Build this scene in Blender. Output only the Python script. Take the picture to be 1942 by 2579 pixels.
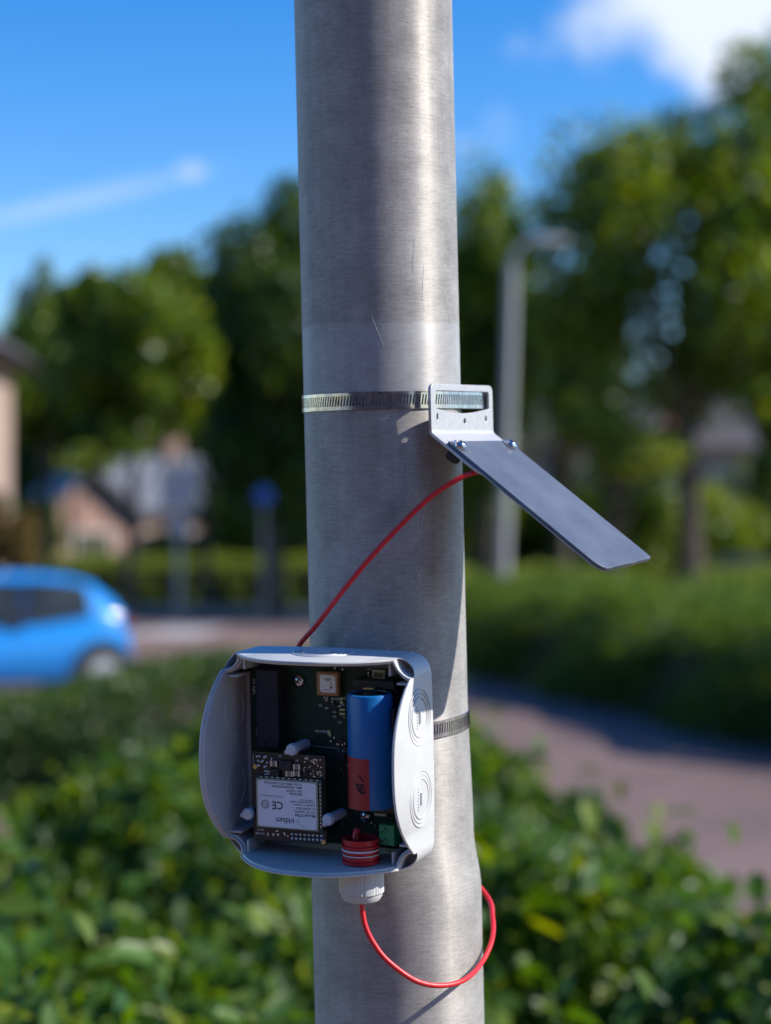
import bpy, bmesh, math, random
import numpy as np
from mathutils import Vector, Matrix

sc = bpy.context.scene
for o in list(bpy.data.objects):
    bpy.data.objects.remove(o)
C = sc.collection
R = math.radians
rnd = random.Random(7)
rng = np.random.default_rng(11)

# ------------------------------------------------------------------ camera
EYE = 1.8
cam_d = bpy.data.cameras.new('camera')
cam = bpy.data.objects.new('camera', cam_d)
C.objects.link(cam)
cam.location = (0, 0, EYE)
cam.rotation_euler = (R(90) + math.atan(80.5 / 5000), 0, 0)
cam_d.sensor_fit = 'VERTICAL'
cam_d.sensor_height = 24.0
cam_d.lens = 24.0 * 5000 / 2579
cam_d.clip_start = 0.02
cam_d.clip_end = 3000
cam_d.dof.use_dof = True
cam_d.dof.focus_distance = 1.068
cam_d.dof.aperture_fstop = (cam_d.lens / 1000) / 0.0136
cam_d.dof.aperture_blades = 0
sc.camera = cam

# ------------------------------------------------------------------ sky and sun
SUN_EL, SUN_AZ = R(37), R(95)          # azimuth clockwise from +Y
world = bpy.data.worlds.new('World')
sc.world = world
world.use_nodes = True
wt = world.node_tree
wn, wl = wt.nodes, wt.links
bg = wn['Background']
sky = wn.new('ShaderNodeTexSky')
sky.sky_type = 'NISHITA'
sky.sun_disc = False
sky.sun_elevation = SUN_EL
sky.sun_rotation = SUN_AZ
sky.air_density = 1.0
sky.dust_density = 0.25
sky.ozone_density = 3.0
hs = wn.new('ShaderNodeHueSaturation')
hs.inputs['Saturation'].default_value = 1.46
hs.inputs['Hue'].default_value = 0.512
wl.new(sky.outputs[0], hs.inputs['Color'])
tc = wn.new('ShaderNodeTexCoord')
sep = wn.new('ShaderNodeSeparateXYZ')
wl.new(tc.outputs['Generated'], sep.inputs[0])


def wm(op, a, b=None, c=None):
    n = wn.new('ShaderNodeMath')
    n.operation = op
    for i, v in enumerate((a, b, c)):
        if v is None:
            continue
        if isinstance(v, (int, float)):
            n.inputs[i].default_value = v
        else:
            wl.new(v, n.inputs[i])
    return n.outputs[0]


yy = wm('MAXIMUM', sep.outputs[1], 0.02)
su, sv = wm('DIVIDE', sep.outputs[0], yy), wm('DIVIDE', sep.outputs[2], yy)
nz = wn.new('ShaderNodeTexNoise')
nz.inputs['Scale'].default_value = 22
nz.inputs['Detail'].default_value = 5
wl.new(tc.outputs['Generated'], nz.inputs['Vector'])
nzc = wm('SUBTRACT', nz.outputs[0], 0.5)


def cloud(u, v, ru, rv, gain, wob=1.6):
    a = wm('DIVIDE', wm('SUBTRACT', su, u), ru)
    b = wm('DIVIDE', wm('SUBTRACT', sv, v), rv)
    d = wm('SQRT', wm('ADD', wm('MULTIPLY', a, a), wm('MULTIPLY', b, b)))
    d = wm('ADD', d, wm('MULTIPLY', nzc, wob))
    m = wn.new('ShaderNodeMapRange')
    m.interpolation_type = 'SMOOTHSTEP'
    m.inputs[1].default_value = 1.15
    m.inputs[2].default_value = 0.55
    m.inputs[3].default_value = 0.0
    m.inputs[4].default_value = gain
    wl.new(d, m.inputs[0])
    return m.outputs[0]


def SUV(px, py):
    return (px - 971) / 5000.0, (1370 - py) / 5000.0


c1 = cloud(*SUV(1830, -5), 0.085, 0.044, 0.95)
c2 = cloud(*SUV(1165, 370), 0.009, 0.008, 0.14)
c2b = cloud(*SUV(1255, 320), 0.009, 0.012, 0.08)
# condensation trail: thin band along a line, fading to its left
ax = wm('ADD', wm('MULTIPLY', wm('ADD', su, 0.14), 0.975), wm('MULTIPLY', wm('SUBTRACT', sv, 0.177), 0.222))
ay = wm('ADD', wm('MULTIPLY', wm('ADD', su, 0.14), -0.222), wm('MULTIPLY', wm('SUBTRACT', sv, 0.177), 0.975))
ax = wm('DIVIDE', wm('ADD', ax, 0.02), 0.078)
ay = wm('DIVIDE', ay, 0.0062)
dt = wm('SQRT', wm('ADD', wm('MULTIPLY', ax, ax), wm('MULTIPLY', ay, ay)))
mt = wn.new('ShaderNodeMapRange')
mt.interpolation_type = 'SMOOTHSTEP'
mt.inputs[1].default_value = 1.3
mt.inputs[2].default_value = 0.2
mt.inputs[3].default_value = 0.0
mt.inputs[4].default_value = 0.26
wl.new(dt, mt.inputs[0])
c3 = cloud(*SUV(480, 430), 0.012, 0.007, 0.38)
# scattered small clouds over the rest of the sky
nz2 = wn.new('ShaderNodeTexNoise')
nz2.inputs['Scale'].default_value = 4.0
nz2.inputs['Detail'].default_value = 6
wl.new(tc.outputs['Generated'], nz2.inputs['Vector'])
m2 = wn.new('ShaderNodeMapRange')
m2.interpolation_type = 'SMOOTHSTEP'
m2.inputs[1].default_value = 0.58
m2.inputs[2].default_value = 0.72
wl.new(nz2.outputs[0], m2.inputs[0])
away = wn.new('ShaderNodeMapRange')
away.inputs[1].default_value = 0.93
away.inputs[2].default_value = 0.80
wl.new(sep.outputs[1], away.inputs[0])
c4 = wm('MULTIPLY', m2.outputs[0], away.outputs[0])
tot = c1
for cc in (c2, c2b, mt.outputs[0], c3, c4):
    tot = wm('MAXIMUM', tot, cc)
mixc = wn.new('ShaderNodeMix')
mixc.data_type = 'RGBA'
wl.new(tot, mixc.inputs[0])
wl.new(hs.outputs[0], mixc.inputs[6])
mixc.inputs[7].default_value = (4.7, 5.1, 5.8, 1)
wl.new(mixc.outputs[2], bg.inputs[0])
bg.inputs[1].default_value = 0.13

sun_d = bpy.data.lights.new('sun', 'SUN')
sun_d.energy = 5.0
sun_d.angle = R(0.53)
sun_d.color = (1.0, 0.95, 0.87)
sun = bpy.data.objects.new('sun', sun_d)
C.objects.link(sun)
to_sun = Vector((math.sin(SUN_AZ) * math.cos(SUN_EL), math.cos(SUN_AZ) * math.cos(SUN_EL), math.sin(SUN_EL)))
sun.rotation_euler = to_sun.to_track_quat('Z', 'Y').to_euler()
sun.location = to_sun * 60

sc.view_settings.view_transform = 'Standard'
sc.view_settings.look = 'None'
sc.view_settings.exposure = 0.58
sc.view_settings.gamma = 1.0
sc.view_settings.use_curve_mapping = False
sc.render.engine = 'CYCLES'
sc.cycles.use_denoising = True
sc.cycles.max_bounces = 8
sc.cycles.sample_clamp_indirect = 6.0


# ------------------------------------------------------------------ materials
class NT:
    def __init__(s, name):
        s.m = bpy.data.materials.new(name)
        s.m.use_nodes = True
        s.n, s.l = s.m.node_tree.nodes, s.m.node_tree.links
        s.p = s.n['Principled BSDF']
        s.out = s.n['Material Output']

    def new(s, t, **kw):
        n = s.n.new(t)
        for k, v in kw.items():
            setattr(n, k, v)
        return n

    def noise(s, vec, scale, detail=4, rough=0.5):
        n = s.new('ShaderNodeTexNoise')
        n.inputs['Scale'].default_value = scale
        n.inputs['Detail'].default_value = detail
        n.inputs['Roughness'].default_value = rough
        if vec is not None:
            s.l.new(vec, n.inputs['Vector'])
        return n.outputs[0]

    def mapping(s, vec, scale):
        n = s.new('ShaderNodeMapping')
        n.inputs['Scale'].default_value = scale
        s.l.new(vec, n.inputs['Vector'])
        return n.outputs[0]

    def ramp(s, fac, stops):
        n = s.new('ShaderNodeValToRGB')
        e = n.color_ramp.elements
        while len(e) < len(stops):
            e.new(0.5)
        for i, (p, c) in enumerate(stops):
            e[i].position = p
            e[i].color = (c[0], c[1], c[2], 1) if not isinstance(c, (int, float)) else (c, c, c, 1)
        s.l.new(fac, n.inputs[0])
        return n.outputs[0]

    def math(s, op, a, b=None, clamp=False):
        n = s.new('ShaderNodeMath', operation=op)
        n.use_clamp = clamp
        for i, v in enumerate((a, b)):
            if v is None:
                continue
            if isinstance(v, (int, float)):
                n.inputs[i].default_value = v
            else:
                s.l.new(v, n.inputs[i])
        return n.outputs[0]

    def bump(s, h, strength=0.2, dist=0.001):
        n = s.new('ShaderNodeBump')
        n.inputs['Strength'].default_value = strength
        n.inputs['Distance'].default_value = dist
        s.l.new(h, n.inputs['Height'])
        s.l.new(n.outputs[0], s.p.inputs['Normal'])

    def set(s, name, v):
        if isinstance(v, (int, float)):
            s.p.inputs[name].default_value = v
        elif isinstance(v, tuple):
            s.p.inputs[name].default_value = (*v, 1) if len(v) == 3 else v
        else:
            s.l.new(v, s.p.inputs[name])

    @property
    def obj(s):
        if not hasattr(s, '_tc'):
            s._tc = s.new('ShaderNodeTexCoord')
        return s._tc.outputs['Object']

    @property
    def uv(s):
        s.obj
        return s._tc.outputs['UV']


def plain(name, col, rough=0.5, metal=0.0, var=0.12, scale=60, spec=0.5, coat=0.0, bump=0.0, bscale=400, bdist=0.0003):
    t = NT(name)
    n = t.noise(t.obj, scale, 4)
    a = tuple(c * (1 - var) for c in col)
    b = tuple(min(1, c * (1 + var)) for c in col)
    t.set('Base Color', t.ramp(n, [(0.3, a), (0.7, b)]))
    r = t.ramp(t.noise(t.obj, scale * 2.3, 3), [(0.3, max(0.02, rough * 0.85)), (0.7, min(1, rough * 1.15))])
    t.set('Roughness', r)
    t.set('Metallic', metal)
    t.set('Specular IOR Level', spec)
    t.set('Coat Weight', coat)
    if bump:
        t.bump(t.noise(t.obj, bscale, 2), bump, bdist)
    return t.m


def leafmat(name, cols, trans=0.35, rough=0.35, spec=0.5, tcol=None):
    t = NT(name)
    g = t.new('ShaderNodeNewGeometry')
    c = t.ramp(g.outputs['Random Per Island'], [(i / (len(cols) - 1), k) for i, k in enumerate(cols)])
    t.set('Base Color', c)
    t.set('Roughness', rough)
    t.set('Specular IOR Level', spec)
    tr = t.new('ShaderNodeBsdfTranslucent')
    hsn = t.new('ShaderNodeHueSaturation')
    hsn.inputs['Hue'].default_value = 0.475
    hsn.inputs['Saturation'].default_value = 1.15
    hsn.inputs['Value'].default_value = 1.7
    t.l.new(c, hsn.inputs['Color'])
    t.l.new(hsn.outputs[0], tr.inputs['Color'])
    mx = t.new('ShaderNodeMixShader')
    mx.inputs[0].default_value = trans
    t.l.new(t.p.outputs[0], mx.inputs[1])
    t.l.new(tr.outputs[0], mx.inputs[2])
    t.l.new(mx.outputs[0], t.out.inputs[0])
    return t.m


M = {}
# brushed aluminium of the pole; UV: u = arc length in m, v = height along the axis in m
t = NT('brushed_aluminium')
fine = t.noise(t.mapping(t.uv, (500, 2600, 1)), 1.0, 3, 0.6)
mid = t.noise(t.mapping(t.uv, (110, 900, 1)), 1.0, 4, 0.6)
mott = t.noise(t.mapping(t.uv, (45, 45, 1)), 1.0, 6, 0.65)
big = t.noise(t.mapping(t.uv, (14, 9, 1)), 1.0, 4, 0.6)
die = t.noise(t.mapping(t.uv, (420, 5, 1)), 1.0, 3, 0.6)
grit = t.noise(t.mapping(t.uv, (700, 1500, 1)), 1.0, 2, 0.5)
s1 = t.math('ADD', t.math('MULTIPLY', fine, 0.45), t.math('MULTIPLY', mid, 0.55))
s1 = t.math('ADD', s1, t.math('MULTIPLY', t.math('SUBTRACT', mott, 0.5), 0.55))
s1 = t.math('ADD', s1, t.math('MULTIPLY', t.math('SUBTRACT', big, 0.5), 0.40))
drip = t.noise(t.mapping(t.uv, (160, 7, 1)), 1.0, 5, 0.65)
s1 = t.math('ADD', s1, t.math('MULTIPLY', t.math('SUBTRACT', drip, 0.5), 0.30))
stain = t.noise(t.mapping(t.uv, (22, 30, 1)), 1.0, 8, 0.75)
s1 = t.math('ADD', s1, t.math('MULTIPLY', t.math('SUBTRACT', stain, 0.5), 0.60))
base = t.ramp(s1, [(0.16, (0.165, 0.155, 0.143)), (0.5, (0.315, 0.298, 0.277)), (0.84, (0.47, 0.447, 0.42))])
pit = t.ramp(grit, [(0.30, 0.35), (0.40, 1.0)])
mxp = t.new('ShaderNodeMix', data_type='RGBA', blend_type='MULTIPLY')
mxp.inputs[0].default_value = 0.6
t.l.new(base, mxp.inputs[6])
t.l.new(pit, mxp.inputs[7])
sepv = t.new('ShaderNodeSeparateXYZ')
t.l.new(t.uv, sepv.inputs[0])
# the paler collar above the strap, where a sleeve used to sit
col_hi = t.math('MULTIPLY', t.math('SUBTRACT', 1.0, t.math('MULTIPLY', t.math('SUBTRACT', t.math('ADD', sepv.outputs[1], t.math('ADD', t.math('MULTIPLY', mott, 0.004), t.math('MULTIPLY', big, 0.010))), 0.1145), 900.0, True), True),
                t.math('GREATER_THAN', sepv.outputs[1], 0.067))
mxc = t.new('ShaderNodeMix', data_type='RGBA', blend_type='MIX')
t.l.new(t.math('MULTIPLY', t.math('MULTIPLY', col_hi, stain), 0.62), mxc.inputs[0])
t.l.new(mxp.outputs[2], mxc.inputs[6])
mxc.inputs[7].default_value = (0.46, 0.465, 0.475, 1)
t.set('Base Color', mxc.outputs[2])
t.set('Metallic', 0.22)
t.set('Specular IOR Level', 0.4)
t.set('Anisotropic', 0.82)
t.set('Anisotropic Rotation', 0.25)
tg = t.new('ShaderNodeTangent')
tg.direction_type = 'UV_MAP'
t.l.new(tg.outputs[0], t.p.inputs['Tangent'])
rg = t.math('ADD', t.math('MULTIPLY', mott, 0.16), t.math('MULTIPLY', die, 0.10))
rg = t.math('ADD', rg, 0.42)
rg = t.math('SUBTRACT', rg, t.math('MULTIPLY', col_hi, 0.05))
t.set('Roughness', rg)
hb = t.math('ADD', t.math('MULTIPLY', fine, 0.6), t.math('MULTIPLY', mid, 0.5))
hb = t.math('ADD', hb, t.math('MULTIPLY', mott, 0.25))
t.bump(hb, 0.35, 0.00010)
M['pole'] = t.m

M['scratch'] = plain('scratched_bare_metal', (0.62, 0.63, 0.65), 0.35, 0.6)
t = NT('stainless_strap')
t.set('Base Color', t.ramp(t.noise(t.obj, 300, 3), [(0.3, (0.34, 0.33, 0.39)), (0.7, (0.49, 0.48, 0.55))]))
t.set('Metallic', 1.0)
t.set('Roughness', t.ramp(t.noise(t.obj, 120, 3), [(0.3, 0.10), (0.7, 0.26)]))
t.bump(t.noise(t.obj, 160, 2), 0.10, 0.0004)
M['steel'] = t.m
M['dark_steel'] = plain('dull_dark_steel', (0.09, 0.09, 0.095), 0.45, 0.6)
M['bracket'] = plain('bead_blasted_aluminium', (0.44, 0.44, 0.45), 0.42, 0.35, 0.07, 300, bump=0.25, bscale=2600, bdist=0.0001)
M['bolt'] = plain('bolt_steel', (0.55, 0.55, 0.57), 0.18, 1.0)
M['washer_rubber'] = plain('black_rubber', (0.012, 0.012, 0.013), 0.6)
# solar laminate: fine pyramid texture under a matt film
t = NT('solar_laminate')
br = t.new('ShaderNodeTexBrick')
br.offset = 0.0
br.inputs['Scale'].default_value = 1.0
br.inputs['Mortar Size'].default_value = 0.00016
br.inputs['Brick Width'].default_value = 0.0040
br.inputs['Row Height'].default_value = 0.0016
br.inputs['Color1'].default_value = (0.040, 0.052, 0.080, 1)
br.inputs['Color2'].default_value = (0.047, 0.060, 0.090, 1)
br.inputs['Mortar'].default_value = (0.085, 0.10, 0.135, 1)
t.l.new(t.uv, br.inputs['Vector'])
dust = t.ramp(t.noise(t.obj, 1500, 2), [(0.70, 0.0), (0.76, 1.0)])
smear = t.noise(t.obj, 40, 4)
mx = t.new('ShaderNodeMix', data_type='RGBA')
t.l.new(t.math('ADD', t.math('MULTIPLY', dust, 0.25), t.math('MULTIPLY', t.ramp(smear, [(0.30, 0.0), (0.80, 1.0)]), 0.17)), mx.inputs[0])
t.l.new(br.outputs[0], mx.inputs[6])
mx.inputs[7].default_value = (0.32, 0.34, 0.38, 1)
t.set('Base Color', mx.outputs[2])
t.set('Roughness', 0.45)
t.set('Specular IOR Level', 0.6)
t.bump(br.outputs['Fac'], 0.3, 0.0001)
M['solar'] = t.m
M['solar_back'] = plain('panel_backsheet', (0.50, 0.54, 0.56), 0.5)
M['cable'] = plain('red_cable', (0.62, 0.014, 0.020), 0.42, 0, 0.10, 300)
t = NT('grey_plastic')
gr = t.noise(t.obj, 55, 6, 0.7)
sc_ = t.noise(t.mapping(t.obj, (900, 240, 120)), 1.0, 3, 0.6)
scf = t.math('MULTIPLY', t.ramp(sc_, [(0.66, 0.0), (0.72, 1.0)]), t.ramp(gr, [(0.5, 0.0), (0.7, 1.0)]))
bc = t.ramp(gr, [(0.3, (0.45, 0.455, 0.455)), (0.65, (0.50, 0.505, 0.505))])
mx = t.new('ShaderNodeMix', data_type='RGBA')
t.l.new(t.math('MULTIPLY', scf, 0.45), mx.inputs[0])
t.l.new(bc, mx.inputs[6])
mx.inputs[7].default_value = (0.27, 0.265, 0.25, 1)
t.set('Base Color', mx.outputs[2])
t.set('Roughness', t.ramp(gr, [(0.3, 0.36), (0.7, 0.52)]))
t.bump(t.noise(t.obj, 1500, 2), 0.10, 0.0001)
M['plastic'] = t.m
M['plastic_gland'] = plain('grey_gland_plastic', (0.47, 0.475, 0.47), 0.45, 0, 0.04, 60)
t = NT('green_solder_mask')
nn = t.noise(t.obj, 420, 3)
vor = t.new('ShaderNodeTexVoronoi', feature='DISTANCE_TO_EDGE')
vor.inputs['Scale'].default_value = 260
t.l.new(t.obj, vor.inputs['Vector'])
tr_ = t.ramp(vor.outputs[0], [(0.02, (0.010, 0.055, 0.034)), (0.06, (0.005, 0.030, 0.019))])
mx = t.new('ShaderNodeMix', data_type='RGBA', blend_type='MULTIPLY')
mx.inputs[0].default_value = 0.4
t.l.new(tr_, mx.inputs[6])
t.l.new(nn, mx.inputs[7])
t.set('Base Color', mx.outputs[2])
t.set('Roughness', 0.55)
t.set('Specular IOR Level', 0.3)
M['pcb'] = t.m
M['pcb_dark'] = plain('black_solder_mask', (0.008, 0.010, 0.014), 0.35, 0, 0.3, 500)
M['core'] = plain('hedge_core_shade', (0.012, 0.018, 0.008), 1.0, 0, 0.4, 6)  # near-black: shade inside the hedges is put into this colour
M['pcb_edge'] = plain('board_edge', (0.10, 0.085, 0.04), 0.7)
M['black_plastic'] = plain('black_plastic', (0.010, 0.011, 0.014), 0.55, 0, 0.2, 200)
M['foam'] = plain('dark_antenna_cover', (0.012, 0.013, 0.020), 0.75, 0, 0.2, 200)
M['ceramic'] = plain('tan_ceramic', (0.36, 0.19, 0.085), 0.55, 0, 0.1, 400)
M['silver'] = plain('silver_patch', (0.62, 0.64, 0.66), 0.45, 0.25)
M['label'] = plain('white_label', (0.72, 0.75, 0.80), 0.55, 0, 0.02, 200)
M['ink'] = plain('dark_ink', (0.025, 0.035, 0.06), 0.7)
M['ink_black'] = plain('marker_ink', (0.006, 0.005, 0.007), 0.6)
M['ink_red'] = plain('red_ink', (0.45, 0.03, 0.04), 0.6)
M['silk'] = plain('silkscreen_ink', (0.55, 0.58, 0.58), 0.7)
M['solder'] = plain('solder', (0.55, 0.56, 0.58), 0.25, 0.9)
M['brass'] = plain('gold_plating', (0.62, 0.48, 0.18), 0.3, 0.8)
M['cap_tan'] = plain('capacitor_tan', (0.20, 0.17, 0.14), 0.5)
M['led'] = plain('yellow_led', (0.55, 0.50, 0.22), 0.4)
M['shield'] = plain('module_frame', (0.30, 0.34, 0.28), 0.4, 0.5)
M['module_pcb'] = plain('module_board', (0.02, 0.065, 0.05), 0.4)
M['nylon'] = plain('white_nylon', (0.52, 0.56, 0.62), 0.45, 0, 0.05)
M['battery'] = plain('blue_wrap', (0.003, 0.125, 0.36), 0.36, 0, 0.05, 100)
M['tape'] = plain('red_tape', (0.30, 0.018, 0.022), 0.45, 0, 0.08, 300)
M['red_plug'] = plain('red_plug', (0.50, 0.012, 0.024), 0.35, 0, 0.06)
M['gasket'] = plain('white_gasket', (0.70, 0.62, 0.64), 0.5)
M['green_terminal'] = plain('green_terminal', (0.012, 0.22, 0.085), 0.4, 0, 0.06)
M['ivory'] = plain('ivory_connector', (0.40, 0.41, 0.37), 0.5)

# outdoors
t = NT('block_paving')
bk = t.new('ShaderNodeTexBrick')
bk.inputs['Scale'].default_value = 1.0
bk.inputs['Brick Width'].default_value = 0.21
bk.inputs['Row Height'].default_value = 0.105
bk.inputs['Mortar Size'].default_value = 0.006
bk.inputs['Color1'].default_value = (0.125, 0.076, 0.064, 1)
bk.inputs['Color2'].default_value = (0.170, 0.106, 0.090, 1)
bk.inputs['Mortar'].default_value = (0.13, 0.11, 0.11, 1)
t.l.new(t.obj, bk.inputs['Vector'])
mx = t.new('ShaderNodeMix', data_type='RGBA', blend_type='OVERLAY')
mx.inputs[0].default_value = 0.5
t.l.new(bk.outputs[0], mx.inputs[6])
t.l.new(t.noise(t.obj, 0.5, 5), mx.inputs[7])
t.set('Base Color', mx.outputs[2])
t.set('Roughness', 0.85)
t.bump(bk.outputs['Fac'], 0.3, -0.004)
M['paving'] = t.m
t = NT('soil_and_grass')
t.set('Base Color', t.ramp(t.noise(t.obj, 0.8, 6), [(0.35, (0.045, 0.075, 0.018)), (0.55, (0.075, 0.105, 0.03)), (0.75, (0.12, 0.11, 0.06))]))
t.set('Roughness', 0.95)
t.bump(t.noise(t.obj, 40, 4), 0.6, 0.03)
M['ground'] = t.m
M['kerb'] = plain('concrete_kerb', (0.34, 0.33, 0.32), 0.85, 0, 0.15, 6)
M['white_paint'] = plain('road_paint', (0.36, 0.35, 0.35), 0.7, 0, 0.1, 3)
M['leaf_near'] = leafmat('hedge_leaf', [(0.018, 0.055, 0.012), (0.048, 0.122, 0.018), (0.085, 0.175, 0.020), (0.026, 0.078, 0.016), (0.18, 0.23, 0.016), (0.062, 0.145, 0.020), (0.022, 0.066, 0.014), (0.12, 0.19, 0.018)], 0.45, 0.42, 0.40)
M['leaf_mid'] = leafmat('clipped_hedge_leaf', [(0.036, 0.082, 0.016), (0.074, 0.135, 0.020), (0.13, 0.195, 0.028)], 0.44, 0.55, 0.25)
M['leaf_light'] = leafmat('light_hedge_leaf', [(0.12, 0.17, 0.024), (0.17, 0.23, 0.030), (0.23, 0.28, 0.038)], 0.42, 0.5, 0.3)
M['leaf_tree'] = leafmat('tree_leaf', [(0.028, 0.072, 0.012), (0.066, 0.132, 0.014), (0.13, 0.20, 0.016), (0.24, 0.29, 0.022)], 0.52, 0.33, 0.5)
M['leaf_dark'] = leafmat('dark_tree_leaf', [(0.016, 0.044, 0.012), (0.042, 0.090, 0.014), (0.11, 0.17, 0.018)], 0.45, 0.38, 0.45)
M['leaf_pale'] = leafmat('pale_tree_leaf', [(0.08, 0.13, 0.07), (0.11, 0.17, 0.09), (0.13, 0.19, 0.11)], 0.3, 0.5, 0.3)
M['leaf_brown'] = leafmat('bronze_shrub_leaf', [(0.11, 0.07, 0.015), (0.14, 0.095, 0.02), (0.09, 0.075, 0.018)], 0.3, 0.5, 0.3)
M['bark'] = plain('bark', (0.075, 0.060, 0.045), 0.9, 0, 0.35, 5, bump=0.6, bscale=20, bdist=0.02)
M['twig'] = plain('twig', (0.06, 0.045, 0.03), 0.9, 0, 0.2, 30)
t = NT('pink_brick')
bk = t.new('ShaderNodeTexBrick')
bk.inputs['Scale'].default_value = 1.0
bk.inputs['Brick Width'].default_value = 0.215
bk.inputs['Row Height'].default_value = 0.07
bk.inputs['Mortar Size'].default_value = 0.006
bk.inputs['Color1'].default_value = (0.30, 0.165, 0.115, 1)
bk.inputs['Color2'].default_value = (0.36, 0.205, 0.145, 1)
bk.inputs['Mortar'].default_value = (0.32, 0.27, 0.23, 1)
rotm = t.new('ShaderNodeMapping')
rotm.inputs['Rotation'].default_value = (R(90), 0, 0)
t.l.new(t.obj, rotm.inputs['Vector'])
t.l.new(rotm.outputs[0], bk.inputs['Vector'])
t.set('Base Color', bk.outputs[0])
t.set('Roughness', 0.9)
M['brick'] = t.m
M['brick_pink'] = plain('pale_pink_brick', (0.50, 0.31, 0.25), 0.9, 0, 0.15, 4)
M['roof_grey'] = plain('grey_roof_tiles', (0.17, 0.18, 0.205), 0.6, 0, 0.2, 3)
M['roof_dark'] = plain('dark_roof_tiles', (0.07, 0.065, 0.065), 0.7, 0, 0.2, 3)
M['roof_red'] = plain('red_roof_tiles', (0.62, 0.16, 0.07), 0.8, 0, 0.2, 3)
M['frame_white'] = plain('white_frame', (0.75, 0.75, 0.73), 0.5)
M['glass'] = plain('dark_window_glass', (0.02, 0.025, 0.03), 0.06, 0, 0.1, 2, spec=0.8)
M['car_glass'] = plain('tinted_car_glass', (0.022, 0.027, 0.03), 0.12, 0, 0.6, 2.5, spec=0.25)
M['galv'] = plain('galvanised_steel', (0.36, 0.36, 0.36), 0.5, 0.35, 0.1, 8)
M['lamp_paint'] = plain('pale_grey_paint', (0.31, 0.315, 0.305), 0.5, 0.1, 0.1, 8)
M['sign_back'] = plain('sign_back_grey', (0.40, 0.43, 0.47), 0.5, 0.2)
M['sign_blue'] = plain('blue_sign', (0.01, 0.10, 0.40), 0.45)
M['car_blue'] = plain('blue_car_paint', (0.006, 0.22, 0.62), 0.28, 0.0, 0.04, 3, coat=0.8)
M['car_navy'] = plain('navy_car_paint', (0.012, 0.018, 0.045), 0.25, 0.0, 0.04, 3, coat=0.8)
M['car_black'] = plain('black_car_paint', (0.008, 0.009, 0.012), 0.25, 0.0, 0.04, 3, coat=0.8)
M['car_trim'] = plain('car_trim', (0.015, 0.015, 0.016), 0.6)
M['tyre'] = plain('tyre', (0.018, 0.018, 0.018), 0.85)
M['rim'] = plain('wheel_cover', (0.55, 0.55, 0.55), 0.35, 0.5)
M['lamp_red'] = plain('tail_lamp', (0.16, 0.008, 0.01), 0.2)
M['lamp_clear'] = plain('head_lamp', (0.6, 0.6, 0.6), 0.1)


# ------------------------------------------------------------------ mesh helpers
def tag(o, label=None, cat=None, group=None, kind=None):
    if label:
        o['label'] = label
    if cat:
        o['category'] = cat
    if group:
        o['group'] = group
    if kind:
        o['kind'] = kind
    return o


def empty(name, mat=None, loc=None, rz=0.0):
    o = bpy.data.objects.new(name, None)
    o.empty_display_size = 0.05
    C.objects.link(o)
    if mat is not None:
        o.matrix_world = mat
    if loc is not None:
        o.location = loc
        o.rotation_euler = (0, 0, rz)
    return o


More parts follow.
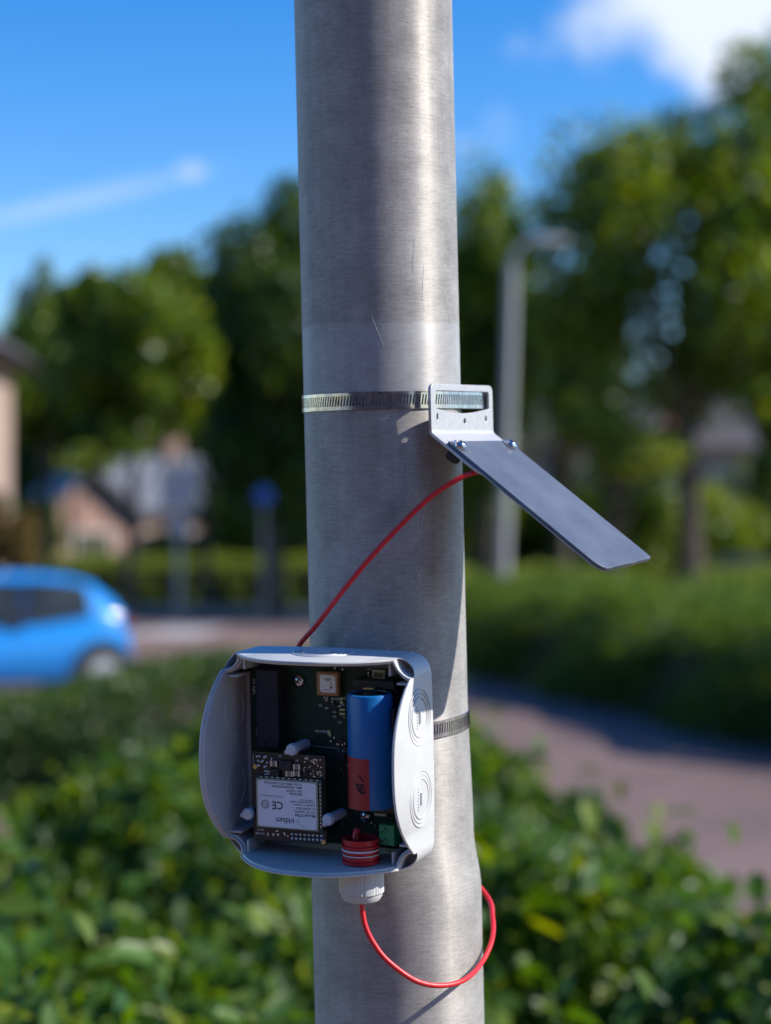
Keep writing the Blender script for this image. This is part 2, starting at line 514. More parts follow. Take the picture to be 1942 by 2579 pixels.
class MB:
    def __init__(s):
        s.v, s.f = [], []

    def add(s, vs, fs):
        k = len(s.v)
        s.v += [tuple(v) for v in vs]
        s.f += [tuple(i + k for i in f) for f in fs]
        return s

    def box(s, c, d, rot=None):
        hx, hy, hz = d[0] / 2, d[1] / 2, d[2] / 2
        vs = [Vector((x, y, z)) for x in (-hx, hx) for y in (-hy, hy) for z in (-hz, hz)]
        if rot is not None:
            vs = [rot @ v for v in vs]
        c = Vector(c)
        return s.add([v + c for v in vs], [(0, 1, 3, 2), (4, 6, 7, 5), (0, 4, 5, 1), (2, 3, 7, 6), (0, 2, 6, 4), (1, 5, 7, 3)])

    def lathe(s, p0, axis, prof, n=24, close=True, ribs=None):
        """prof: (radius, distance along the axis)."""
        ax_ = Vector(axis).normalized()
        u = ax_.orthogonal().normalized()
        w = ax_.cross(u)
        p0 = Vector(p0)
        vs, fs = [], []
        for (r, h) in prof:
            for i in range(n):
                a = 2 * math.pi * i / n
                rr = r if ribs is None else r * ribs(i, n)
                vs.append(p0 + ax_ * h + (u * math.cos(a) + w * math.sin(a)) * rr)
        m = len(prof)
        for j in range(m - 1):
            for i in range(n):
                i2 = (i + 1) % n
                fs.append((j * n + i, j * n + i2, (j + 1) * n + i2, (j + 1) * n + i))
        if close:
            fs.append(tuple(reversed(range(n))))
            fs.append(tuple((m - 1) * n + i for i in range(n)))
        return s.add(vs, fs)

    def cyl(s, p0, p1, r0, r1=None, n=16):
        r1 = r0 if r1 is None else r1
        d = Vector(p1) - Vector(p0)
        return s.lathe(p0, d, [(r0, 0), (r1, d.length)], n)

    def tube(s, pts, r, n=10, caps=True):
        pts = [Vector(p) for p in pts]
        rs = r if isinstance(r, (list, tuple)) else [r] * len(pts)
        vs, fs = [], []
        t0 = (pts[1] - pts[0]).normalized()
        u = t0.orthogonal().normalized()
        for k, p in enumerate(pts):
            a = pts[max(0, k - 1)]
            b = pts[min(len(pts) - 1, k + 1)]
            tt = (b - a).normalized()
            u = (u - tt * u.dot(tt)).normalized()
            w = tt.cross(u)
            for i in range(n):
                an = 2 * math.pi * i / n
                vs.append(p + (u * math.cos(an) + w * math.sin(an)) * rs[k])
        for k in range(len(pts) - 1):
            for i in range(n):
                i2 = (i + 1) % n
                fs.append((k * n + i, k * n + i2, (k + 1) * n + i2, (k + 1) * n + i))
        if caps:
            fs.append(tuple(reversed(range(n))))
            fs.append(tuple((len(pts) - 1) * n + i for i in range(n)))
        return s.add(vs, fs)

    def torus(s, c, axis, R0, r, n=40, m=8, flat=1.0):
        ax_ = Vector(axis).normalized()
        u = ax_.orthogonal().normalized()
        w = ax_.cross(u)
        c = Vector(c)
        vs, fs = [], []
        for i in range(n):
            a = 2 * math.pi * i / n
            d = u * math.cos(a) + w * math.sin(a)
            for j in range(m):
                b = 2 * math.pi * j / m
                vs.append(c + d * (R0 + r * math.cos(b)) + ax_ * (r * flat * math.sin(b)))
        for i in range(n):
            for j in range(m):
                i2, j2 = (i + 1) % n, (j + 1) % m
                fs.append((i * m + j, i2 * m + j, i2 * m + j2, i * m + j2))
        return s.add(vs, fs)

    def mesh(s, name, angle=35):
        me = bpy.data.meshes.new(name)
        me.from_pydata([tuple(v) for v in s.v], [], s.f)
        bm = bmesh.new()
        bm.from_mesh(me)
        bmesh.ops.recalc_face_normals(bm, faces=bm.faces)
        bm.to_mesh(me)
        bm.free()
        me.shade_smooth()
        me.set_sharp_from_angle(angle=R(angle))
        return me

    def build(s, name, mat, parent=None, bevel=0.0, angle=35, mw=None):
        me = s.mesh(name, angle)
        me.materials.append(mat)
        o = bpy.data.objects.new(name, me)
        C.objects.link(o)
        if parent is not None:
            o.parent = parent
        if mw is not None:
            o.matrix_world = mw
        if bevel:
            b = o.modifiers.new('bevel', 'BEVEL')
            b.width = bevel
            b.segments = 2
            b.limit_method = 'ANGLE'
            b.angle_limit = R(40)
        return o


def inst(src, name, parent, loc=None, rot=None, mats=None):
    """Another piece that shares the mesh data of src."""
    o = src.copy()
    o.name = name
    C.objects.link(o)
    o.parent = parent
    if loc is not None:
        o.location = loc
    if rot is not None:
        o.rotation_euler = rot
    return o


def copy_tree(o, parent=None):
    c = o.copy()
    C.objects.link(c)
    c.parent = parent
    for ch in list(o.children):
        copy_tree(ch, c)
    return c


def smooth_path(pts, k=8):
    """Catmull-Rom through pts."""
    P = [Vector(p) for p in pts]
    P = [P[0] * 2 - P[1]] + P + [P[-1] * 2 - P[-2]]
    out = []
    for i in range(1, len(P) - 2):
        a, b, c, d = P[i - 1:i + 3]
        for j in range(k):
            u = j / k
            out.append(0.5 * ((2 * b) + (c - a) * u + (2 * a - 5 * b + 4 * c - d) * u * u + (3 * b - a - 3 * c + d) * u ** 3))
    out.append(P[-2])
    return out


def curve2d(splines, extrude, bevel=0.0):
    """Flat shape with holes from closed 2-D outlines; returns a mesh."""
    cu = bpy.data.curves.new('outline', 'CURVE')
    cu.dimensions = '2D'
    cu.fill_mode = 'BOTH'
    cu.extrude = extrude
    cu.bevel_depth = bevel
    cu.bevel_resolution = 1
    for pts in splines:
        sp = cu.splines.new('POLY')
        sp.points.add(len(pts) - 1)
        for q, p in zip(sp.points, pts):
            q.co = (p[0], p[1], 0, 1)
        sp.use_cyclic_u = True
    o = bpy.data.objects.new('outline', cu)
    C.objects.link(o)
    dg = bpy.context.evaluated_depsgraph_get()
    me = bpy.data.meshes.new_from_object(o.evaluated_get(dg))
    bpy.data.objects.remove(o)
    bpy.data.curves.remove(cu)
    me.materials.clear()
    return me


def text_mesh(body, w=None, h=None):
    """Lettering as vertices and faces in the XY plane, lower-left corner at the origin."""
    cu = bpy.data.curves.new('lettering', 'FONT')
    cu.body = body
    cu.size = 1.0
    cu.resolution_u = 3
    cu.offset = 0.018
    o = bpy.data.objects.new('lettering', cu)
    C.objects.link(o)
    dg = bpy.context.evaluated_depsgraph_get()
    me = bpy.data.meshes.new_from_object(o.evaluated_get(dg))
    bpy.data.objects.remove(o)
    bpy.data.curves.remove(cu)
    vs = np.array([v.co[:] for v in me.vertices])
    fs = [tuple(p.vertices) for p in me.polygons]
    bpy.data.meshes.remove(me)
    lo, hi = vs.min(0), vs.max(0)
    vs = vs - [lo[0], lo[1], 0]
    if w:
        vs[:, 0] *= w / (hi[0] - lo[0])
    if h:
        vs[:, 1] *= h / (hi[1] - lo[1])
    return vs, fs


def rrect(x0, y0, x1, y1, r, n=5):
    pts = []
    for (cx, cy, a0) in ((x1 - r, y1 - r, 0), (x0 + r, y1 - r, 90), (x0 + r, y0 + r, 180), (x1 - r, y0 + r, 270)):
        for i in range(n + 1):
            a = R(a0 + 90 * i / n)
            pts.append((cx + r * math.cos(a), cy + r * math.sin(a)))
    return pts


def leaf_mesh(name, P, N, size, aspect=0.5, fold=0.18, simple=False, droop=0.0):
    """P: positions, N: preferred normals (n,3), size: lengths (n,). Leaf-shaped faces, one island each."""
    n = len(P)
    N = N / (np.linalg.norm(N, axis=1, keepdims=True) + 1e-9)
    A = rng.normal(size=(n, 3))
    A -= N * (A * N).sum(1, keepdims=True)
    A[:, 2] -= droop
    A /= np.linalg.norm(A, axis=1, keepdims=True) + 1e-9
    B = np.cross(N, A)
    L = size[:, None]
    Wd = L * aspect
    if simple:
        loc = [(0, 0, 0), (0.45, 0.5, 0.0), (1, 0, 0), (0.45, -0.5, 0.0)]
        faces = np.array([[0, 1, 2, 3]])
    else:
        loc = [(0, 0, 0), (0.3, 0.46, fold), (0.7, 0.40, fold), (1, 0, 0), (0.7, -0.40, fold), (0.3, -0.46, fold)]
        faces = np.array([[0, 3, 2, 1], [0, 5, 4, 3]])
    k = len(loc)
    V = np.empty((n, k, 3), np.float32)
    for i, (a, b, c) in enumerate(loc):
        V[:, i] = P + A * L * (a - 0.5) + B * Wd * b + N * L * c * 0.5
    F = (faces[None] + (np.arange(n) * k)[:, None, None]).reshape(-1, 4)
    me = bpy.data.meshes.new(name)
    me.vertices.add(n * k)
    me.vertices.foreach_set('co', V.reshape(-1))
    me.loops.add(F.size)
    me.loops.foreach_set('vertex_index', F.reshape(-1).astype(np.int32))
    me.polygons.add(len(F))
    me.polygons.foreach_set('loop_start', np.arange(0, F.size, 4, dtype=np.int32))
    me.update(calc_edges=True)
    return me


def link_mesh(name, me, mat, parent=None, kind=None):
    me.materials.clear()
    me.materials.append(mat)
    o = bpy.data.objects.new(name, me)
    C.objects.link(o)
    if parent is not None:
        o.parent = parent
    if kind:
        o['kind'] = kind
    return o


# ------------------------------------------------------------------ ground, paving
o = MB().add([(-900, -900, 0), (900, -900, 0), (900, 1500, 0), (-900, 1500, 0)], [(0, 1, 2, 3)]).build('ground', M['ground'])
tag(o, 'grassy ground reaching to the horizon behind everything', kind='structure')
o = MB().add([(-60, 7.4, 0.004), (60, 7.4, 0.004), (60, 53.5, 0.004), (-60, 53.5, 0.004)], [(0, 1, 2, 3)]).build('paved_road', M['paving'])
tag(o, 'purplish brown block paved road winding past the hedges', kind='structure')
o = MB().add([(-60, -60, 0.006), (60, -60, 0.006), (60, 1.7, 0.006), (-60, 1.7, 0.006)], [(0, 1, 2, 3)]).build('pavement', M['paving'])
tag(o, 'block paved pavement at the foot of the pole', kind='structure')
root = empty('kerb')
for k in range(30):
    MB().box((-25 + k * 1.8, 53.62, 0.06), (1.79, 0.22, 0.12)).build('kerb_stone', M['kerb'], root, bevel=0.01)
tag(root, 'pale concrete kerb along the far edge of the road', kind='structure')
o = MB().add([(-5.4, 39.0, 0.008), (-3.7, 38.2, 0.008), (-3.3, 42.5, 0.008), (-4.6, 43.0, 0.008)], [(0, 1, 2, 3)]).build('road_marking', M['white_paint'])
tag(o, 'worn white painted patch on the road near the sign post', kind='structure')


# ------------------------------------------------------------------ hedges and shrubs
def in_poly(P, poly):
    x, y = P[:, 0], P[:, 1]
    ins = np.zeros(len(P), bool)
    j = len(poly) - 1
    for i in range(len(poly)):
        xi, yi = poly[i]
        xj, yj = poly[j]
        c = ((yi > y) != (yj > y)) & (x < (xj - xi) * (y - yi) / (yj - yi + 1e-12) + xi)
        ins ^= c
        j = i
    return ins


def edge_dist(P, poly):
    d = np.full(len(P), 1e9)
    for i in range(len(poly)):
        a = np.array(poly[i])
        b = np.array(poly[(i + 1) % len(poly)])
        ab = b - a
        tt = np.clip(((P[:, :2] - a) @ ab) / (ab @ ab), 0, 1)
        d = np.minimum(d, np.linalg.norm(P[:, :2] - (a + tt[:, None] * ab), axis=1))
    return d


def hedge(name, label, poly, top, n, leaf, mat, group=None, thick=0.3, rough=0.12, rscale=1.6, round_=0.35, aspect=0.5, simple=False, up=0.9, cat='hedge', side_share=0.5):
    """A hedge: leafy top and flanks over a footprint polygon round a solid core with the inner shade in its colour. top: function of x, y -> height."""
    A = np.array(poly, float)
    cxy = A.mean(0)
    root = empty(name, loc=(cxy[0], cxy[1], 0))
    lo, hi = A.min(0), A.max(0)
    ph = rng.uniform(0, 6.28, 8)

    def height(Q):
        T = np.array([top(x, y) for x, y in Q[:, :2]])
        return T + sum(np.sin(Q[:, 0] * rscale * (1.3 + k * 1.1) + ph[k]) * np.cos(Q[:, 1] * rscale * (1.0 + k * 0.9) + ph[k + 4]) / (1 + 0.6 * k) for k in range(4)) * rough * 0.5
    n1 = int(n * (1 - side_share))
    pts, got = [], 0
    while got < n1:
        Q = np.column_stack([rng.uniform(lo[0], hi[0], n1), rng.uniform(lo[1], hi[1], n1)])
        Q = Q[in_poly(Q, poly)]
        pts.append(Q)
        got += len(Q)
    Q1 = np.concatenate(pts)[:n1]
    e = np.clip(edge_dist(Q1, poly) / round_, 0, 1)
    H1 = height(Q1) * (0.62 + 0.38 * np.sqrt(1 - (1 - e) ** 2))
    z1 = H1 - np.abs(rng.normal(size=n1)) * thick * 0.4
    spr = rng.random(n1) < 0.05
    z1[spr] = H1[spr] + rng.random(spr.sum()) ** 2 * rough * 0.45
    N1 = rng.normal(size=(n1, 3)) * 0.75 + np.array([0.0, -0.15, up])
    # flanks: points along the outline, set in by a ragged amount
    n2 = n - n1
    B = np.roll(A, -1, 0)
    seg = np.linalg.norm(B - A, axis=1)
    near = np.array([1.0 if (a[1] + b[1]) / 2 < cxy[1] + 0.35 * (hi[1] - cxy[1]) else 0.35 for a, b in zip(A, B)])
    k = rng.choice(len(A), n2, p=seg * near / (seg * near).sum())
    u = rng.random(n2)[:, None]
    Q2 = A[k] * (1 - u) + B[k] * u
    tang = (B - A)[k] / seg[k][:, None]
    out = np.column_stack([tang[:, 1], -tang[:, 0]])
    out *= np.sign(((Q2 - cxy) * out).sum(1))[:, None]
    Q2h = height(Q2)
    v = rng.random(n2)
    ins = np.abs(rng.normal(size=n2)) * thick * 0.5 + round_ * 0.8 * np.clip((v - 0.6) / 0.4, 0, 1) ** 2
    wav = np.sin(Q2[:, 0] * rscale * 3 + Q2[:, 1] * rscale * 2.3 + v * 4 + ph[0]) * rough * 0.5
    Q2 = Q2 - out * (ins - wav)[:, None]
    z2 = v * Q2h * 0.97
    N2 = rng.normal(size=(n2, 3)) * 0.6 + np.column_stack([out, np.full(n2, 0.55)])
    P = np.column_stack([np.concatenate([Q1, Q2]) - cxy, np.maximum(np.concatenate([z1, z2]), 0.02)])
    me = leaf_mesh('foliage', P, np.concatenate([N1, N2]), leaf * rng.uniform(0.45, 1.4, n), aspect, simple=simple, droop=0.3)
    link_mesh('foliage', me, mat, root, 'stuff')
    # solid block standing for the twig mass, inner shade put into its colour
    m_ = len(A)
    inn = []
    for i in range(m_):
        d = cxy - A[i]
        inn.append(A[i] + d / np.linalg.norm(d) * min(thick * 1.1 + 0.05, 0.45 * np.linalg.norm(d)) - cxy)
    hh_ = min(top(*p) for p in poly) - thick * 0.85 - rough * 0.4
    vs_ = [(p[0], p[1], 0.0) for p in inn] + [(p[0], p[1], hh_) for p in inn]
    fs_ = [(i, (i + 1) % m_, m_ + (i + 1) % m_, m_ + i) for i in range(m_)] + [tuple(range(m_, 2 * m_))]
    MB().add(vs_, fs_).build('shade_core', M['core'], root)['kind'] = 'stuff'
    mb = MB()
    for q in range(30):
        i = rnd.randrange(n1)
        x, y = P[i, 0], P[i, 1]
        hgt = max(0.15, P[i, 2] * 0.95)
        mb.tube([(x, y, 0), (x + rnd.uniform(-.05, .05), y + rnd.uniform(-.05, .05), hgt * 0.5), (x + rnd.uniform(-.12, .12), y + rnd.uniform(-.12, .12), hgt)], [0.014, 0.010, 0.005], 5)
    mb.build('stems', M['twig'], root)['kind'] = 'stuff'
    tag(root, label, cat, group)
    return root


hedge('leafy_hedge', 'glossy leafy hedge filling the foreground behind the aluminium pole',
      [(-1.35, 1.75), (1.2, 1.75), (0.82, 3.3), (0.66, 4.6), (0.42, 6.9), (0.1, 7.5), (-0.62, 6.9), (-0.86, 5.6), (-1.0, 4.4), (-1.3, 3.4)],
      lambda x, y: 1.15 - 0.02 * (y - 4), 98000, 0.052, M['leaf_near'], thick=0.28, rough=0.23, rscale=3.6, round_=0.30, aspect=0.52, side_share=0.4)
hedge('clipped_hedge', 'low dark clipped hedge in front of the blue hatchback',
      [(-5.5, 12.6), (-1.7, 13.2), (-0.5, 13.6), (0.35, 14.0), (0.3, 15.4), (-1.0, 15.6), (-5.5, 15.2)],
      lambda x, y: 0.70 + 0.30 * max(0, min(1, (x + 2.7) / 1.5)), 36000, 0.06, M['leaf_dark'], thick=0.25, rough=0.10, rscale=1.5, round_=0.4)
hedge('clipped_hedge', 'long dark hedge along the path right of the pole',
      [(1.05, 27.6), (3.35, 17.0), (4.6, 14.6), (9.0, 14.6), (9.0, 30.0), (1.05, 34.0)],
      lambda x, y: 1.18, 70000, 0.095, M['leaf_mid'], thick=0.34, rough=0.32, rscale=0.9, round_=0.5)
hedge('clipped_hedge', 'sunlit light green hedge beyond the road left of the pole',
      [(-12.5, 55.0), (-0.5, 55.0), (-0.5, 57.2), (-12.5, 57.2)],
      lambda x, y: 1.45, 16000, 0.13, M['leaf_light'], thick=0.35, rough=0.12, round_=0.5, simple=True)
hedge('clipped_hedge', 'sunlit light green hedge beyond the road right of the lamp post',
      [(1.0, 53.5), (13.5, 53.0), (13.5, 56.0), (1.0, 56.2)],
      lambda x, y: 1.15, 16000, 0.13, M['leaf_light'], thick=0.35, rough=0.15, round_=0.5, simple=True)


# ------------------------------------------------------------------ trees
def tree(name, label, x, y, h, czf, rad, nblob, nleaf, leaf, mat, trunk_r=0.22, group='trees behind the road', cat='tree', fill=0.55, trunk_h=None, seed=1, blob=(0.26, 0.42)):
    r_ = random.Random(seed)
    g = np.random.default_rng(seed)
    root = empty(name, loc=(x, y, 0))
    rx, ry, rz = rad
    cz = czf
    blobs = []
    for k in range(nblob):
        while True:
            p = np.array([r_.uniform(-1, 1), r_.uniform(-1, 1), r_.uniform(-1, 1)])
            if fill < np.linalg.norm(p) + r_.random() * 0.4 and np.linalg.norm(p) < 1:
                break
        s = r_.uniform(*blob)
        p *= (1 - s * 0.8)
        blobs.append((p * np.array([rx, ry, rz]) + [0, 0, cz], s * np.array([rx, ry, rz]) * r_.uniform(0.8, 1.15)))
    per = nleaf // nblob
    Ps, Ns = [], []
    for c, s in blobs:
        d = g.normal(size=(per, 3))
        d /= np.linalg.norm(d, axis=1, keepdims=True)
        rr = g.uniform(0.25, 1.06, per) ** 0.5
        Ps.append(c + d * rr[:, None] * s)
        Ns.append(d * 0.7 + g.normal(size=(per, 3)) * 0.6 + [0, 0, 0.4])
    P = np.concatenate(Ps)
    P = np.maximum(P, [-1e9, -1e9, 0.05])
    me = leaf_mesh('crown', P, np.concatenate(Ns), leaf * g.uniform(0.6, 1.35, len(P)), 0.62, simple=True, droop=0.2)
    link_mesh('crown', me, mat, root)
    th = trunk_h or cz
    mb = MB()
    px_, py_ = r_.uniform(-.3, .3), r_.uniform(-.3, .3)
    spine = [(0, 0, -0.05), (px_ * .3, py_ * .3, th * .35), (px_ * .7, py_ * .7, th * .7), (px_, py_, th)]
    mb.tube(smooth_path(spine, 4), [trunk_r * (1.25 - 0.75 * i / 12) for i in range(13)], 10)
    mb.build('trunk', M['bark'], root)
    mb = MB()
    for c, s in blobs[: min(9, nblob)]:
        st = Vector((px_ * .6, py_ * .6, th * r_.uniform(.45, .8)))
        c = Vector(c)
        midp = st.lerp(c, .5) + Vector((0, 0, .15 * (c - st).length * r_.uniform(-.2, .6)))
        mb.tube(smooth_path([st, midp, c], 3), [trunk_r * k for k in (.42, .36, .30, .24, .18, .12, .07)], 6)
    mb.build('limbs', M['bark'], root)
    tag(root, label, cat, group)
    return root


def wx(px, D):
    return (px - 971) * D / 5000.0


def wz(py, D):
    return EYE + (1370 - py) * D / 5000.0


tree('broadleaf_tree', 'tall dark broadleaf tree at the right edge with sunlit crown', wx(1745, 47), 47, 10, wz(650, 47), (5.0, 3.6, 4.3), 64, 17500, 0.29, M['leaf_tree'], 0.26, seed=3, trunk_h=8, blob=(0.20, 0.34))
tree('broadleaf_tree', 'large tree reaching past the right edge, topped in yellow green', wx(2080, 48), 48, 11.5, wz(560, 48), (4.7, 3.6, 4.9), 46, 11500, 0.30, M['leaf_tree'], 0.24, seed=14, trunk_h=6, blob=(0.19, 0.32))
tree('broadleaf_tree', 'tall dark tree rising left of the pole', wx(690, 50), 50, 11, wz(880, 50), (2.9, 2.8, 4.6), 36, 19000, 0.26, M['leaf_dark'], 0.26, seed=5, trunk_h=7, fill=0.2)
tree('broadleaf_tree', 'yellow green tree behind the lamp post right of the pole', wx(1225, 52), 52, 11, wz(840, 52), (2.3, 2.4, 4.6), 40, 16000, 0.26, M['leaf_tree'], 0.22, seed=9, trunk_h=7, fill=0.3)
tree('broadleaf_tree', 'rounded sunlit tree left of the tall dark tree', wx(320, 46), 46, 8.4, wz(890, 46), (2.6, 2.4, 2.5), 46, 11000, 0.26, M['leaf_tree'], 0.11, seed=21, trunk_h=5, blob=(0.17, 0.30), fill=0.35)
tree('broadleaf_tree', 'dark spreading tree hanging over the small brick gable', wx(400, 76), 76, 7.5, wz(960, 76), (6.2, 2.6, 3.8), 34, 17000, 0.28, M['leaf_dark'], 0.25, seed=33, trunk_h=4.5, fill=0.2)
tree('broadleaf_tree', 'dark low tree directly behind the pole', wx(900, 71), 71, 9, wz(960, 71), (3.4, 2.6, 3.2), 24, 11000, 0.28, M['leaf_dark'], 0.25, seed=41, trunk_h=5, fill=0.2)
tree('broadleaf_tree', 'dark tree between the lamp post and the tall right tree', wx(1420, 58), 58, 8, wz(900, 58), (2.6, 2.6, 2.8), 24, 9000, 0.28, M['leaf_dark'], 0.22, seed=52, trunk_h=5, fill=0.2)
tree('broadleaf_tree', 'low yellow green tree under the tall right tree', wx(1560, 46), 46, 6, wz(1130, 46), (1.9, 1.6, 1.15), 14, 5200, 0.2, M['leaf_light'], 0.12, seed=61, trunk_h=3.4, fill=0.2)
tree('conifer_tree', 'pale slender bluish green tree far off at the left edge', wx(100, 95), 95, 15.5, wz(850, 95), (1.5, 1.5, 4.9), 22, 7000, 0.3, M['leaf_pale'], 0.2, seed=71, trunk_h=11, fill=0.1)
tree('shrub', 'bronze brown shrub beside the brick house at the left edge', wx(15, 30), 30, 2.6, 1.75, (0.62, 0.6, 1.05), 10, 3600, 0.1, M['leaf_brown'], 0.05, group='shrubs', cat='shrub', seed=81, trunk_h=1.2, fill=0.1)
tree('shrub', 'yellow green bush hanging over the small brick gable', wx(190, 60), 60, 3, wz(1160, 60), (1.3, 0.8, 0.5), 10, 2600, 0.17, M['leaf_light'], 0.06, group='shrubs', cat='shrub', seed=83, trunk_h=3.6, fill=0.1)
tree('shrub', 'green shrub beneath the blue round sign', wx(640, 60), 60, 2.5, 2.0, (1.7, 0.8, 1.3), 12, 4000, 0.15, M['leaf_tree'], 0.06, group='shrubs', cat='shrub', seed=87, trunk_h=1.4, fill=0.1)
tree('shrub', 'rounded green shrub below the tip of the solar panel', wx(1700, 50), 50.5, 2.5, 2.2, (2.6, 0.9, 1.4), 14, 5000, 0.15, M['leaf_tree'], 0.06, group='shrubs', cat='shrub', seed=89, trunk_h=1.4, fill=0.1)
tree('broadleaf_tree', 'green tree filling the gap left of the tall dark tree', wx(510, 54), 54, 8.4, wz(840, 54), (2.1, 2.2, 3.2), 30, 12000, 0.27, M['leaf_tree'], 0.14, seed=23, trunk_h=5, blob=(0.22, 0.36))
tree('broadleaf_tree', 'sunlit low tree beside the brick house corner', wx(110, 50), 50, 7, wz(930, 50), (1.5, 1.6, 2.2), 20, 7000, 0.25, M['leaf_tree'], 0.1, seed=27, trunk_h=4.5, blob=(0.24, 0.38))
for k, (px_, h_, rr, mt_) in enumerate([(10, 3.6, 2.2, 'leaf_mid'), (420, 2.4, 1.6, 'leaf_mid'), (590, 5.2, 2.0, 'leaf_dark'), (740, 5.0, 2.4, 'leaf_tree'), (1110, 5.0, 2.6, 'leaf_tree'),
                                        (1340, 4.4, 2.4, 'leaf_dark'), (1560, 4.6, 2.4, 'leaf_dark'), (1790, 4.0, 2.2, 'leaf_light'), (1980, 4.8, 2.4, 'leaf_dark')]):
    tree('shrub', ['bushy green shrub at the foot of the brick house corner', 'low bushy shrub under the grey roof', 'tall dark shrub right of the sign post', 'green shrub at the left flank of the pole',
                   'green shrub between the pole and the street lamp', 'dark shrub right of the street lamp', 'dark shrub behind the middle of the solar panel', 'light green shrub right of the solar panel tip',
                   'dark shrub at the right edge above the hedge'][k],
         wx(px_, 60.5), 60 + 1.0 * (k % 3), h_, h_ * .52, (rr, 1.3, h_ * .5), 18, 6500, 0.22, M[mt_], 0.08, group='shrubs', cat='shrub', seed=200 + k, trunk_h=h_ * .4, fill=0.1)
for k, (px_, D_, tp, rr) in enumerate([(110, 78, 900, 5.0), (620, 84, 800, 6.0), (1050, 80, 780, 6.0), (1420, 84, 830, 6.5), (1960, 84, 800, 6.5)]):
    hz = wz(tp, D_)
    tree('broadleaf_tree', ['far dark tree behind the brick house corner', 'far dark tree behind the blue round sign', 'far dark tree hidden mostly by the pole',
                            'far dark tree behind the solar panel', 'far dark tree behind the right edge of the hedge'][k],
         wx(px_, D_), D_, hz, hz * 0.56, (rr, 2.6, hz * 0.44), 30, 13000, 0.36, M['leaf_dark'], 0.28, seed=100 + k, trunk_h=hz * 0.5, fill=0.15)


# ------------------------------------------------------------------ houses
def window(parent, x, y, z, w, h, face=-1):
    f = MB()
    f.box((x - w / 2, y, z), (0.07, 0.08, h)).box((x + w / 2, y, z), (0.07, 0.08, h))
    f.box((x, y, z + h / 2 + 0.001), (w + 0.07, 0.083, 0.07)).box((x, y, z - h / 2 - 0.001), (w + 0.07, 0.083, 0.07)).box((x, y, z), (0.05, 0.077, h - 0.07))
    fr = f.build('window', M['frame_white'], parent)
    MB().box((x, y + 0.012, z), (w - 0.02, 0.03, h - 0.02)).build('pane', M['glass'], fr)


# house at the left edge: wall corner and eave
D = 36.0
root = empty('brick_house', loc=(-7.55, 31.0, 0))
EV = wz(868, 36)
MB().box((-4.0, 4.5, EV / 2), (8.0, 9.0, EV)).build('wall', M['brick'], root)
mb = MB()
mb.add([(-8.45, -0.4, EV - 0.12), (0.45, -0.4, EV - 0.12), (0.45, 9.4, EV - 0.12), (-8.45, 9.4, EV - 0.12),
        (-8.45, -0.4, EV + 0.10), (0.45, -0.4, EV + 0.10), (0.45, 9.4, EV + 0.10), (-8.45, 9.4, EV + 0.10),
        (-4.0, -0.4, EV + 3.2), (-4.0, 9.4, EV + 3.2)],
       [(0, 3, 2, 1), (1, 2, 6, 5), (0, 4, 7, 3), (5, 6, 9, 8), (4, 8, 9, 7), (0, 1, 5, 8, 4), (2, 3, 7, 9, 6)])
rf = mb.build('roof', M['roof_dark'], root)
MB().tube([(0.50, -0.4, EV - 0.02), (0.50, 9.4, EV - 0.02)], 0.065, 8).build('gutter', M['car_trim'], rf)
window(root, -3.2, -0.02, 1.6, 1.4, 1.3)
window(root, -3.2, -0.02, 4.0, 1.4, 1.2)
tag(root, 'pinkish brick house corner with dark eave at the left edge', 'house')

# small house far off: grey roof and front gable
D = 64.0
root = empty('gabled_house', loc=(wx(205, D), D, 0), rz=R(22))
xl, xr = 0.5, (wx(560, D) - wx(205, D)) / math.cos(R(22))
ez, rz_ = wz(1275, D), wz(1135, D)
MB().box(((xl + xr) / 2, 2.9, ez / 2), (xr - xl, 5.2, ez)).build('wall', M['brick'], root)
rf = MB().add([(xl - .3, 0, ez - .12), (xr + .3, 0, ez - .12), (xr + .3, 3.0, rz_), (xl - .3, 3.0, rz_), (xr + .3, 6.0, ez - .12), (xl - .3, 6.0, ez - .12)],
              [(0, 1, 2, 3), (3, 2, 4, 5), (0, 3, 5), (1, 4, 2), (0, 5, 4, 1)]).build('roof', M['roof_grey'], root)
MB().box((xr - 1.0, 3.0, rz_ + .3), (.6, .6, .9)).build('chimney', M['brick'], rf)
gx0, gx1, ga = -1.55, 1.55, wz(1195, D)
ge = wz(1300, D)
gm = (gx0 + gx1) / 2
MB().add([(gx0, -1.6, 0), (gx1, -1.6, 0), (gx1, -1.6, ge), (gm, -1.6, ga), (gx0, -1.6, ge), (gx0, 4, 0), (gx1, 4, 0), (gx1, 4, ge), (gm, 4, ga), (gx0, 4, ge)],
         [(0, 1, 2, 3, 4), (5, 9, 8, 7, 6), (0, 5, 6, 1), (1, 6, 7, 2), (0, 4, 9, 5), (2, 7, 8, 3), (3, 8, 9, 4)]).build('gable_wall', M['brick_pink'], root)
for s_, ex in ((-1, gx0), (1, gx1)):
    MB().add([(gm, -1.9, ga + .04), (ex + s_ * .3, -1.9, ge - .22), (ex + s_ * .3, 4, ge - .22), (gm, 4, ga + .04),
              (gm, -1.9, ga + .20), (ex + s_ * .34, -1.9, ge - .06), (ex + s_ * .34, 4, ge - .06), (gm, 4, ga + .20)],
             [(0, 1, 2, 3), (4, 7, 6, 5), (0, 4, 5, 1), (1, 5, 6, 2), (2, 6, 7, 3), (0, 3, 7, 4)]).build('gable_roof', M['roof_grey'], root)
window(root, gm, -1.62, 1.6, 1.2, 1.2)
window(root, xr - 1.2, 0.28, 1.6, 1.2, 1.2)
window(root, xr - 3.0, 0.28, 1.6, 1.2, 1.2)
tag(root, 'distant small brick house with pink gable and grey roof', 'house')

